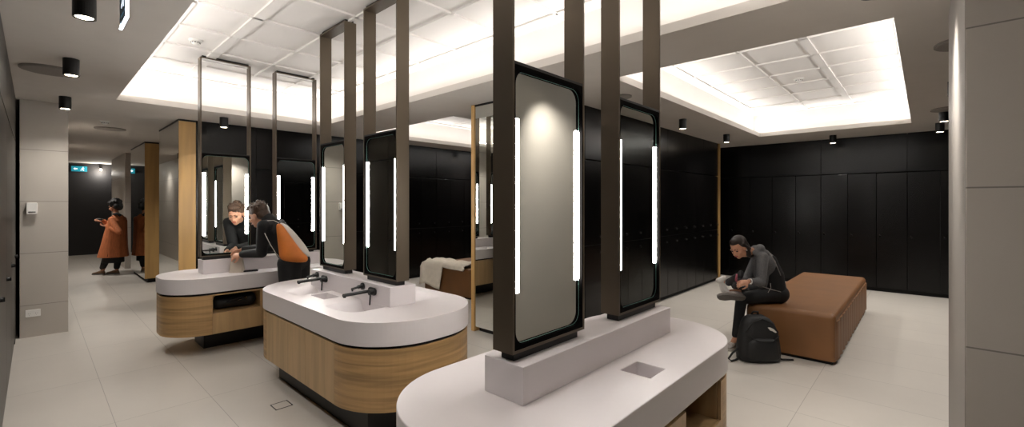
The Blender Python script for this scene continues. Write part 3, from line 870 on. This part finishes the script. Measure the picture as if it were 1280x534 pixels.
# ---- seated woman ---------------------------------------------------------
W1 = thing('person', 'woman in a grey hooded top and black leggings seated on the bench', 'person', Q(930, 437, 4.86))
org = W1.location.copy(); org.z = 0; W1.location = org
def under(o): o.data.transform(Matrix.Translation(-org)); return o
hip = Q(968, 365, 4.97); hipL = hip - FW * .08; hipR = hip + FW * .09
waist = Q(966, 349, 4.95); chest = Q(957, 329, 4.94); neckb = Q(946, 315, 4.93); headc = Q(923.5, 310, 4.88)
shL = Q(953, 322, 4.80); shR = Q(947, 322, 5.10)
elL = Q(951, 353, 4.76); wrL = Q(936.5, 352, 4.70)
elR = Q(933, 351, 5.08); wrR = Q(913, 350, 4.92)
knL = Q(927, 373, 4.83); anL = Q(920, 422, 4.87)
knR = Q(930, 366, 5.30); anR = Q(923, 365, 4.86)
for p in (hipL, hipR): p.z = .6
fdir = (-RT * .78 - FW * .38 + Vector((0, 0, -.52))).normalized()
udir = (-RT * .5 - FW * .15 + Vector((0, 0, .9)))
bm = B()
M1 = head(bm, headc, fdir, udir, 1.0)
capsule(bm, headc + Vector((0, 0, -.05)) + RT * .03, .05, neckb, .052)
capsule(bm, neckb, .07, chest, .10, side=-RT, flat=.8); capsule(bm, chest, .115, waist, .1, side=-RT, flat=.75); capsule(bm, waist, .105, hip, .12)
capsule(bm, shL, .045, shR, .045); capsule(bm, hipL, .085, hipR, .085)
limb(bm, [shL, elL, wrL], [.045, .036, .024]); limb(bm, [shR, elR, wrR], [.045, .036, .024])
limb(bm, [hipL, knL, anL], [.08, .05, .033]); limb(bm, [hipR, knR, anR], [.08, .05, .033])
capsule(bm, anL, .033, anL + Vector((0, 0, -.05)) - RT * .03, .028); capsule(bm, anR, .033, anR - RT * .08, .028)
hand(bm, wrL, (-RT * .95 - FW * .1 + Vector((0, 0, -.15))), (FW * .7 + Vector((0, 0, -.6))), .75, .95, 1)
hand(bm, wrR, (-RT * .9 - FW * .2 + Vector((0, 0, .05))), (Vector((0, 0, -1)) - FW * .3), .8, .95, -1)
under(fuse('body', bm, 'skin', W1, .0055, 3))
face_parts(Matrix.Translation(-org) @ M1, W1)
bm = B()
ellip(bm, M1, (0, -.03, .048), (.081, .092, .085)); ellip(bm, M1, (0, -.055, .0), (.076, .06, .075)); ellip(bm, M1, (.0, .012, .088), (.055, .06, .04))
capsule(bm, M1 @ Vector((0, -.1, -.02)), .035, M1 @ Vector((0, -.12, -.1)) + RT * .01, .022)
capsule(bm, M1 @ Vector((-.066, .0, .05)), .022, M1 @ Vector((-.072, -.045, -.03)), .02)
capsule(bm, M1 @ Vector((0, -.085, -.01)), .05, Q(938, 318, 4.9), .04); capsule(bm, M1 @ Vector((-.045, -.06, -.02)), .035, Q(936, 319, 4.84), .026)
under(fuse('hair', bm, 'hair_dark', W1, .006, 3))
bm = B(); ellip(bm, M1, (-.083, -.004, -.028), (.007, .007, .01)); under(obj('earring', bm, 'white_plastic', W1, smooth=True))
# hooded top
bm = B()
capsule(bm, neckb, .078, chest, .125, side=-RT, flat=.85); capsule(bm, chest, .138, waist, .122, side=-RT, flat=.8); capsule(bm, waist, .122, Q(968, 360, 4.96), .13, side=-RT, flat=.9)
capsule(bm, shL, .06, shR, .06)
limb(bm, [shL, elL, wrL + RT * .03], [.062, .05, .036]); limb(bm, [shR, elR, wrR + RT * .03], [.062, .05, .036])
capsule(bm, Q(950, 311, 4.84), .05, Q(950, 311, 5.04), .05); capsule(bm, Q(957, 317, 4.86), .04, Q(957, 317, 5.02), .04); capsule(bm, Q(944, 316, 4.83), .03, Q(951, 311, 4.83), .03)
capsule(bm, Q(945, 322, 4.9), .05, Q(951, 338, 4.94), .09)
capsule(bm, Q(951, 338, 4.94), .09, Q(960, 355, 4.96), .11)
under(fuse('hooded_top', bm, 'fabric_grey', W1, .008, 3))
# black back-side panel and seam piping
bm = B(); pts = [(964, 319), (972, 335), (977, 352), (979, 370), (966, 371), (962, 352), (961, 334)]
bmx = B(); 
capsule(bmx, Q(965, 325, 4.865), .05, Q(970, 345, 4.86), .085, side=FW, flat=.8); capsule(bmx, Q(970, 345, 4.86), .085, Q(970, 360, 4.87), .1, side=FW, flat=.8)
bm.free(); under(fuse('side_panel', bmx, 'fabric_black', W1, .008, 3))
bm = B(); tube(bm, [Q(962, 316, 4.83), Q(969, 328, 4.80), Q(975, 342, 4.79), Q(979, 356, 4.83)], .004, 6); tube(bm, [Q(952, 358, 4.74), Q(964, 362, 4.74), Q(976, 365, 4.78)], .004, 6); tube(bm, [Q(963, 354, 4.74), Q(963.5, 360, 4.735), Q(960, 366, 4.73)], .003, 6)
under(obj('piping', bm, 'shoe_grey', W1, smooth=True))
bm = B(); limb(bm, [hipL, knL, anL + Vector((0, 0, .03))], [.1, .062, .042]); limb(bm, [hipR, knR, anR + FW * .02], [.11, .085, .045]); capsule(bm, hipL, .105, hipR, .105)
under(fuse('leggings', bm, 'fabric_black', W1, .008, 3))
bm = B(); c = wrL + RT * .012; d = (elL - wrL).normalized(); cyl(bm, c - d * .012, c + d * .016, .033, n=20); under(obj('watch', bm, 'white_plastic', W1, bevel=.003))
heel = Q(924, 437, 4.93); heel.z = 0; toe = heel - RT * .22 - FW * .13
shoe('s', heel - org, toe - org, (0, 0, 1), W1, 'shoe_grey', 'sole_light')
soleup = (FW * .75 + Vector((0, 0, .55)) + RT * .1)
hl = Q(931, 374, 4.76); tl = Q(898, 372, 4.70)
shoe('s', hl - org, tl - org, soleup, W1, 'shoe_grey', 'sole_dark', 1.0)
# what she holds
bm = B(); capsule(bm, Q(922, 347, 4.86), .05, Q(911, 353, 4.84), .042, side=FW, flat=.5); capsule(bm, Q(924, 352, 4.80), .035, Q(918, 358, 4.82), .03); ellip(bm, Matrix.Translation(Q(926, 343, 4.86)), (0, 0, 0), (.03, .03, .045))
o = fuse('folded_sweatband', bm, 'fabric_charcoal', None, .006, 3); tag(o, 'crumpled dark grey garment held in the seated woman\'s hands', 'garment'); shift_origin(o, Q(918, 350, 4.84))
o.name = 'crumpled_garment'
bm = B(); tube(bm, [Q(921, 343, 4.79), Q(920, 350, 4.765), Q(924, 357, 4.775)], [.008, .012, .008], 10); p = obj('pink_lining', bm, 'pink_cloth', None, smooth=True); p.data.transform(Matrix.Translation(-Q(918, 350, 4.84))); p.parent = o
bm = B(); capsule(bm, Q(898, 351, 4.88), .03, Q(905, 348, 4.88), .032); capsule(bm, Q(903, 354, 4.86), .02, Q(909, 365, 4.84), .03, side=FW, flat=.3); capsule(bm, Q(900, 354, 4.86), .02, Q(903, 363, 4.84), .024, side=FW, flat=.3)
o = fuse('white_cloth', bm, 'cloth_cream', None, .006, 2); tag(o, 'small white cloth hanging from the seated woman\'s farther hand', 'cloth'); shift_origin(o, Q(902, 352, 4.87)); o.data.materials[0] = MAT['white_plastic']

# ---- leaning man ----------------------------------------------------------
MN = thing('person', 'man in black leaning over the left counter towards the mirror, orange bag on his back', 'person', (2.0, 5.27, 0))
org = MN.location.copy()
def under(o): o.data.transform(Matrix.Translation(-org)); return o
hd = Vector((1.72, 5.50, 1.455)); fd = Vector((-.55, .75, -.35)); ud = Vector((-.25, .3, .9))
hip = Vector((2.0, 5.22, .93)); hipL = hip + Vector((-.075, -.065, 0)); hipR = hip + Vector((.075, .065, 0))
chest = Vector((1.875, 5.32, 1.25)); neckb = Vector((1.80, 5.40, 1.40))
side = Vector((-.72, -.69, 0))   # his left
shL = neckb + side * .17 + Vector((.02, -.02, -.05)); shR = neckb - side * .17 + Vector((.02, -.02, -.05))
elL = Q(327, 316, 4.93); wrL = Q(302, 318, 5.0)
elR = Vector((1.92, 5.62, 1.08)); wrR = Q(304, 312, 5.14)
bm = B(); M2 = head(bm, hd, fd, ud, 1.12)
capsule(bm, hd + Vector((.01, -.02, -.05)), .055, neckb, .058)
capsule(bm, neckb, .08, chest, .12, side=fd, flat=.8); capsule(bm, chest, .13, hip, .12, side=fd, flat=.8); capsule(bm, shL, .05, shR, .05)
limb(bm, [shL, elL, wrL], [.048, .04, .028]); limb(bm, [shR, elR, wrR], [.048, .04, .028])
kL = hipL + Vector((.01, -.0, -.44)); kR = hipR + Vector((.01, 0, -.44)); aL = Vector((hipL.x, hipL.y - .02, .09)); aR = Vector((hipR.x, hipR.y - .02, .09))
limb(bm, [hipL, kL, aL], [.08, .055, .038]); limb(bm, [hipR, kR, aR], [.08, .055, .038])
capsule(bm, aL, .036, aL + Vector((-.06, .09, -.05)), .03); capsule(bm, aR, .036, aR + Vector((-.06, .09, -.05)), .03)
hand(bm, wrL, (-RT * 1 + FW * .1 + Vector((0, 0, -.25))), (FW * .8 + Vector((0, 0, -.5))), .6, 1.05, 1)
hand(bm, wrR, (-RT * .9 + FW * .1 + Vector((0, 0, -.35))), (-FW * .6 + Vector((0, 0, -.8))), .6, 1.05, -1)
under(fuse('body', bm, 'skin', MN, .0055, 3))
face_parts(Matrix.Translation(-org) @ M2, MN, 1, 'lips', 'hair_brown')
bm = B(); ellip(bm, M2, (0, -.026, .055), (.083, .097, .082)); ellip(bm, M2, (0, -.055, .0), (.077, .062, .072)); ellip(bm, M2, (0, .03, .1), (.06, .065, .035))
random.seed(5)
for k in range(46):
    a = random.uniform(0, 2 * PI); e = random.uniform(.05, 1.4)
    p = M2 @ Vector((.08 * math.cos(a) * math.cos(e), -.02 + .095 * math.sin(a) * math.cos(e), .06 + .082 * math.sin(e)))
    capsule(bm, p, .012, p + Vector((random.uniform(-.02, .02), random.uniform(-.02, .02), random.uniform(0, .018))), .007, n=8, k=3)
under(fuse('hair', bm, 'hair_brown', MN, .005, 1))
bm = B(); capsule(bm, neckb, .088, chest, .14, side=fd, flat=.82); capsule(bm, chest, .148, hip + Vector((0, 0, .02)), .14, side=fd, flat=.85); capsule(bm, shL, .066, shR, .066)
limb(bm, [shL, elL, wrL + (elL - wrL).normalized() * .02], [.068, .058, .042]); limb(bm, [shR, elR, wrR + (elR - wrR).normalized() * .02], [.068, .058, .042])
capsule(bm, neckb + Vector((.01, -.01, -.01)), .075, neckb + Vector((-.005, .01, .02)), .068)
under(fuse('jacket', bm, 'fabric_black', MN, .008, 2))
bm = B(); limb(bm, [hipL, kL, aL + Vector((0, 0, .0))], [.125, .1, .085]); limb(bm, [hipR, kR, aR], [.125, .1, .085]); capsule(bm, hipL, .125, hipR, .125)
under(fuse('trousers', bm, 'fabric_black', MN, .009, 2))
for a in (aL, aR):
    h = Vector((a.x + .03, a.y - .05, 0)); shoe('s', h - org, h + Vector((-.16, .22, 0)) - org, (0, 0, 1), MN, 'fabric_black', 'sole_dark', 1.05, False)
bm = B(); d = (elL - wrL).normalized(); cyl(bm, wrL + d * .0, wrL + d * .02, .035, n=20); under(obj('wristband', bm, 'strap_black', MN))

# orange and white drawstring bag on his back
t = thing('drawstring_bag', 'orange and white drawstring bag hanging on the leaning man\'s back', 'bag', Q(365, 325, 5.0))
o0 = t.location.copy()
def sheet(pts_front, pts_back): return pts_front, pts_back
def bagloft(us, d0, d1):
    rings = []
    for (ua, va), (ub, vb), th in us:
        a, b = Q(ua, va, d0), Q(ub, vb, d1); n = 16; c = (a + b) / 2; h = (b - a) / 2; nn = FW
        rings.append([c + h * math.cos(2 * PI * k / n) * (1 if abs(math.cos(2 * PI * k / n)) < .99 else 1) + nn * th * math.sin(2 * PI * k / n) - o0 for k in range(n)])
    return loft(B(), rings)
front = bagloft([((345, 279), (352, 279), .015), ((346, 288), (359, 290), .05), ((347.5, 303), (369, 304), .07), ((349, 316), (378, 316), .085), ((350, 323), (385, 321), .085), ((354, 326), (385, 325), .06), ((366, 328), (383, 328.5), .03)], 4.83, 4.83)
o = obj('orange_panel', front, 'pack_orange', t, smooth=True)
s = o.modifiers.new('s', 'SUBSURF'); s.levels = 1; s.render_levels = 2
back = bagloft([((349, 278), (353.5, 278.5), .02), ((353, 284), (364, 286), .05), ((358, 294), (374.5, 299), .07), ((364, 303), (383, 310), .08), ((372, 312), (387.5, 318), .06), ((380, 319), (387, 322), .02)], 4.93, 4.93)
o = obj('white_panel', back, 'pack_white', t, smooth=True)
s = o.modifiers.new('s', 'SUBSURF'); s.levels = 1; s.render_levels = 2
bm = B(); tube(bm, [p - o0 for p in (Q(349, 279, 4.93), Q(342, 275.5, 4.88), Q(334, 276, 4.84), Q(329, 283, 4.81), Q(331, 292, 4.8), Q(338, 306, 4.8), Q(345, 317, 4.86), Q(351, 323, 4.9))], .0035, 8)
obj('cord', bm, 'pack_white', t, smooth=True)
# beige pouch under his hands, dark wallet
t = thing('paper_bag', 'small beige bag standing on the left counter under the man\'s hands', 'bag', Q(296.5, 341, 5.06)); t.location.z = ZTOP
b0 = t.location
bm = B(); loft(bm, [[Vector((x * (.075 - .02 * z / .17), y * (.04 - .02 * z / .17), z)) for x, y in rrect(-1, 1, -1, 1, .35, 4)] for z in (0, .05, .1, .15, .17)])
bmesh.ops.rotate(bm, verts=bm.verts, matrix=Matrix.Rotation(-.6, 3, 'Z')); obj('pouch', bm, 'paper_beige', t, smooth=False)
bm = B(); loft(bm, [[Vector((x * .055, y * .012, z)) for x, y in rrect(-1, 1, -1, 1, .3, 4)] for z in (.17, .19)]); bmesh.ops.rotate(bm, verts=bm.verts, matrix=Matrix.Rotation(-.6, 3, 'Z')); obj('folded_top', bm, 'paper_beige', t)
o = obj('wallet', box(B(), -.075, .075, -.03, .03, 0, .016), 'strap_black', bevel=.005); o.location = Q(313, 339.5, 5.12); o.location.z = ZTOP + .001; o.rotation_euler = (0, 0, -.1); tag(o, 'flat black wallet lying on the left counter beside the beige bag', 'wallet')
# bag in the open shelf
t = thing('black_bag', 'black bag lying in the open shelf of the left cabinet', 'bag', (1.52, 5.68, .432))
bm = B(); capsule(bm, (-.15, 0, .07), .062, (.15, .0, .08), .075); capsule(bm, (-.1, .06, .085), .08, (.1, .06, .09), .08); o = fuse('bag_body', bm, 'bag_black', t, .008, 2)
bm = B(); tube(bm, [(-.08, -.06, .08), (-.02, -.085, .1), (.05, -.09, .12), (.1, -.07, .11)], .008); obj('strap', bm, 'fabric_charcoal', t, smooth=True)
bm = B(); cyl(bm, (.09, -.085, .11), (.1, -.1, .11), .012, n=12); cyl(bm, (.02, -.09, .09), (.05, -.1, .1), .006, n=10); obj('buckle', bm, 'chrome', t)
t = thing('black_pouch', 'flat black pouch lying in the open shelf of the nearest cabinet', 'pouch', (2.3, 1.0, .421))
bm = B(); capsule(bm, (-.08, 0, .03), .028, (.08, .02, .03), .028, side=(0, 0, 1), flat=.7); fuse('pouch', bm, 'bag_black', t, .006, 2)
bm = B(); tube(bm, [(-.07, -.025, .035), (0, -.03, .04), (.07, -.012, .035)], .003); obj('zip', bm, 'chrome', t)

# ---- woman in the corridor -------------------------------------------------
TT = 9.98
WC = thing('person', 'woman in a long orange coat and black skirt looking at a phone in the corridor', 'person', Q(134, 343, TT)); org = WC.location.copy(); org.z = 0; WC.location = org
def under(o): o.data.transform(Matrix.Translation(-org)); return o
hd = Q(143.5, 258, TT); fd = (-RT * .85 - FW * .3 + Vector((0, 0, -.4))); ud = (-RT * .35 + Vector((0, 0, .9)))
neckb = Q(147, 271, TT); chest = Q(146, 283, TT); hip = Q(144, 303, TT)
shL = neckb - FW * .15 + Vector((0, 0, -.06)); shR = neckb + FW * .15 + Vector((0, 0, -.06))
elL = Q(150.5, 292, TT - .2); wrL = Q(135, 294, TT - .15) + Vector((0, 0, .06)); elR = Q(145, 290, TT + .2); wrR = Q(128, 289, TT + .02) + Vector((0, 0, .1))
wrL = Q(134, 276.5, TT - .14) ; elL = Q(149, 280 + 10, TT - .2); wrL = Q(133, 283, TT - .14); wrR = Q(128, 277, TT + .05)
hipL = hip - FW * .08; hipR = hip + FW * .08
kF = Q(134.5, 320, TT - .05); aF = Q(128.5, 338, TT - .05); kB = Q(148, 321, TT + .06); aB = Q(146, 337.5, TT + .06)
bm = B(); M3 = head(bm, hd, fd, ud, 1.12)
capsule(bm, hd + Vector((0, 0, -.06)), .05, neckb, .052); capsule(bm, neckb, .07, chest, .11, side=-RT, flat=.8); capsule(bm, chest, .115, hip, .12, side=-RT, flat=.8); capsule(bm, shL, .045, shR, .045)
limb(bm, [shL, elL, wrL], [.045, .036, .025]); limb(bm, [shR, elR, wrR], [.045, .036, .025]); limb(bm, [hipL, kF, aF], [.08, .05, .034]); limb(bm, [hipR, kB, aB], [.08, .05, .034])
capsule(bm, aF, .03, aF + Vector((0, 0, -.04)) - RT * .06, .028); capsule(bm, aB, .03, aB + Vector((0, 0, -.04)) - RT * .05, .028)
hand(bm, wrL, (-RT + Vector((0, 0, .15))), (FW * .3 + Vector((0, 0, 1))), .5, 1, 1); hand(bm, wrR, (-RT + Vector((0, 0, .1))), (Vector((0, 0, 1)) - FW * .2), .35, 1, -1)
under(fuse('body', bm, 'skin_dark', WC, .007, 2)); face_parts(Matrix.Translation(-org) @ M3, WC, 1, 'lips', 'hair_black')
bm = B(); ellip(bm, M3, (0, -.03, .05), (.1, .105, .1)); ellip(bm, M3, (0, -.05, -.02), (.1, .075, .09)); ellip(bm, M3, (0, .018, .085), (.085, .072, .045))
for k in range(40):
    a = random.uniform(0, 2 * PI); e = random.uniform(-.3, 1.4); p = M3 @ Vector((.1 * math.cos(a) * math.cos(e), -.035 + .1 * math.sin(a) * math.cos(e), .045 + .1 * math.sin(e)))
    if (M3.inverted() @ p).y < .06: capsule(bm, p, .022, p + Vector((0, 0, .005)), .018, n=8, k=3)
under(fuse('hair', bm, 'hair_black', WC, .009, 1))
bm = B(); hem = Q(144, 329, TT)
def oval(c, a, b, n=28, wob=0): return [c + RT * (a * math.cos(2 * PI * k / n) * (1 + wob * math.sin(9 * 2 * PI * k / n))) + FW * (b * math.sin(2 * PI * k / n)) for k in range(n)]
loft(bm, [oval(Q(147.5, 268, TT), .065, .075), oval(Q(147, 271.5, TT), .10, .15), oval(Q(147, 276, TT), .14, .2), oval(Q(145, 290, TT), .19, .21, wob=.02), oval(Q(143, 306, TT), .22, .24, wob=.04), oval(Q(141.5, 321, TT), .275, .27, wob=.05)])
limb(bm, [shL, elL, wrL + RT * .03], [.062, .062, .05]); limb(bm, [shR, elR, wrR + RT * .04], [.062, .062, .048])
under(fuse('coat', bm, 'coat_orange', WC, .01, 2))
bm = B(); tube(bm, [Q(141, 270, TT - .12), Q(139, 281, TT - .16), Q(137, 295, TT - .19), Q(134.5, 321, TT - .24)], .012, 8); under(obj('coat_edge', bm, 'fabric_black', WC, smooth=True))
bm = B(); tube(bm, [Q(143, 268, TT - .1), Q(147, 267, TT - .13), Q(151, 270, TT - .1)], .03, 8); under(obj('collar', bm, 'fabric_black', WC, smooth=True))
bm = B(); loft(bm, [oval(Q(143, 312, TT), .17, .17), oval(Q(141.5, 328, TT), .2, .19)]); limb(bm, [hipL, kF, aF + Vector((0, 0, .06))], [.1, .085, .055]); limb(bm, [hipR, kB, aB + Vector((0, 0, .06))], [.1, .08, .055])
under(fuse('skirt', bm, 'fabric_black', WC, .01, 2))
for a, q in ((aF, -.0), (aB, 0)):
    h = Vector((a.x, a.y, 0)) + RT * .05; shoe('s', h - org, h - RT * .25 - FW * .04 - org, (0, 0, 1), WC, 'shoe_tan', 'sole_dark', .95, False)
t = thing('phone', 'phone held flat by the woman in the orange coat', 'phone', Q(124, 274, TT - .02))
bm = box(B(), -.075, .075, -.036, .036, 0, .008); bmesh.ops.rotate(bm, verts=bm.verts, matrix=Matrix.Rotation(YAW + PI / 2, 3, 'Z')); obj('phone_body', bm, 'strap_black', t, bevel=.003)
bm = box(B(), -.07, .07, -.032, .032, .008, .009); bmesh.ops.rotate(bm, verts=bm.verts, matrix=Matrix.Rotation(YAW + PI / 2, 3, 'Z')); obj('screen', bm, 'sole_light', t)

# ---- backpack on the floor --------------------------------------------------
bc = Q(947.5, 452, 4.53); bc.z = 0
t = thing('backpack', 'black backpack with a small white logo on the floor against the brown bench', 'backpack', bc)
u = RT; f = -FW; z = Vector((0, 0, 1))
def slab_ring(h, wd, dp, off=0, n=24):
    out = []
    for k in range(n):
        a = 2 * PI * k / n; ca, sa = math.cos(a), math.sin(a)
        e = .6
        out.append(u * (wd * math.copysign(abs(ca) ** e, ca) + off) + f * (dp * math.copysign(abs(sa) ** e, sa)) + z * h)
    return out
bm = loft(B(), [slab_ring(.0, .17, .09), slab_ring(.015, .2, .115), slab_ring(.1, .205, .12), slab_ring(.2, .195, .11, .0), slab_ring(.3, .18, .1, .0), slab_ring(.38, .155, .085, -.01), slab_ring(.43, .12, .07, -.02), slab_ring(.46, .07, .04, -.025)])
o = obj('main_body', bm, 'bag_black', t, smooth=True)
bm = loft(B(), [[p + f * .07 for p in slab_ring(.03, .15, .06)], [p + f * .075 for p in slab_ring(.06, .165, .07)], [p + f * .07 for p in slab_ring(.2, .15, .06)], [p + f * .06 for p in slab_ring(.25, .12, .045)]])
obj('front_pocket', bm, 'bag_black', t, smooth=True)
bm = B(); tube(bm, [u * -.15 + f * .1 + z * .27, u * -.05 + f * .13 + z * .225, u * .08 + f * .13 + z * .225, u * .16 + f * .095 + z * .27], .005); tube(bm, [u * -.16 + f * .07 + z * .3, u * -.1 + f * .085 + z * .40, u * 0 + f * .075 + z * .435, u * .1 + f * .07 + z * .39, u * .165 + f * .07 + z * .3], .005)
obj('zips', bm, 'strap_black', t, smooth=True)
bm = B(); tube(bm, [u * -.06 + f * -.02 + z * .455, u * -.05 + z * .49, u * 0 + z * .49, u * .01 + f * -.02 + z * .455], .009); obj('grab_handle', bm, 'strap_black', t, smooth=True)
bm = B(); tube(bm, [u * -.19 + z * .03, u * -.24 + f * .03 + z * .012, u * -.3 + f * .06 + z * .01, u * -.31 + f * .02 + z * .02, u * -.26 + z * .07, u * -.2 + z * .12], .010); obj('strap', bm, 'strap_black', t, smooth=True)
bm = B(); tube(bm, [u * .19 + z * .05, u * .22 + f * .03 + z * .015, u * .31 + f * .03 + z * .011, u * .34 + f * .03 + z * .011], .010); obj('strap', bm, 'strap_black', t, smooth=True)
bm = B()
lg = [(-.045, .01), (-.02, .018), (.012, .012), (.045, -.01), (.03, -.02), (.0, -.012), (-.02, -.012)]
a = [bm.verts.new(u * (.085 + x) + z * (.335 + y - (x) * .3) + f * .101) for x, y in lg]; b = [bm.verts.new(v.co + f * .006) for v in a]
bm.faces.new(a); bm.faces.new(b[::-1])
for i in range(len(a)): bm.faces.new((a[i], b[i], b[(i + 1) % len(a)], a[(i + 1) % len(a)]))
o = obj('logo', bm, 'pack_white', t); o['label'] = 'small white logo'

# ------------------------------------------------------------------ camera, world, colour
cd = bpy.data.cameras.new('camera'); cam = bpy.data.objects.new('camera', cd); C.objects.link(cam)
cam.location = (0, 0, H); cam.rotation_euler = (PI / 2, 0, YAW - PI / 2)
cd.sensor_width = 36; cd.lens = F / 1280 * 36; cd.clip_start = .05; cd.clip_end = 80
cd.shift_y = (V0 - 267) / 1280
sc = bpy.context.scene; sc.camera = cam
wd = bpy.data.worlds.new('world'); sc.world = wd; wd.use_nodes = True
wd.node_tree.nodes['Background'].inputs['Color'].default_value = (.6, .6, .65, 1); wd.node_tree.nodes['Background'].inputs['Strength'].default_value = .02
vs = sc.view_settings; vs.view_transform = 'Standard'; vs.look = 'None'; vs.gamma = 1; vs.use_curve_mapping = False; vs.exposure = .95
sc.cycles.max_bounces = 10; sc.cycles.diffuse_bounces = 5; sc.cycles.glossy_bounces = 5; sc.cycles.use_denoising = True
sc.cycles.sample_clamp_indirect = 6; sc.cycles.caustics_reflective = False
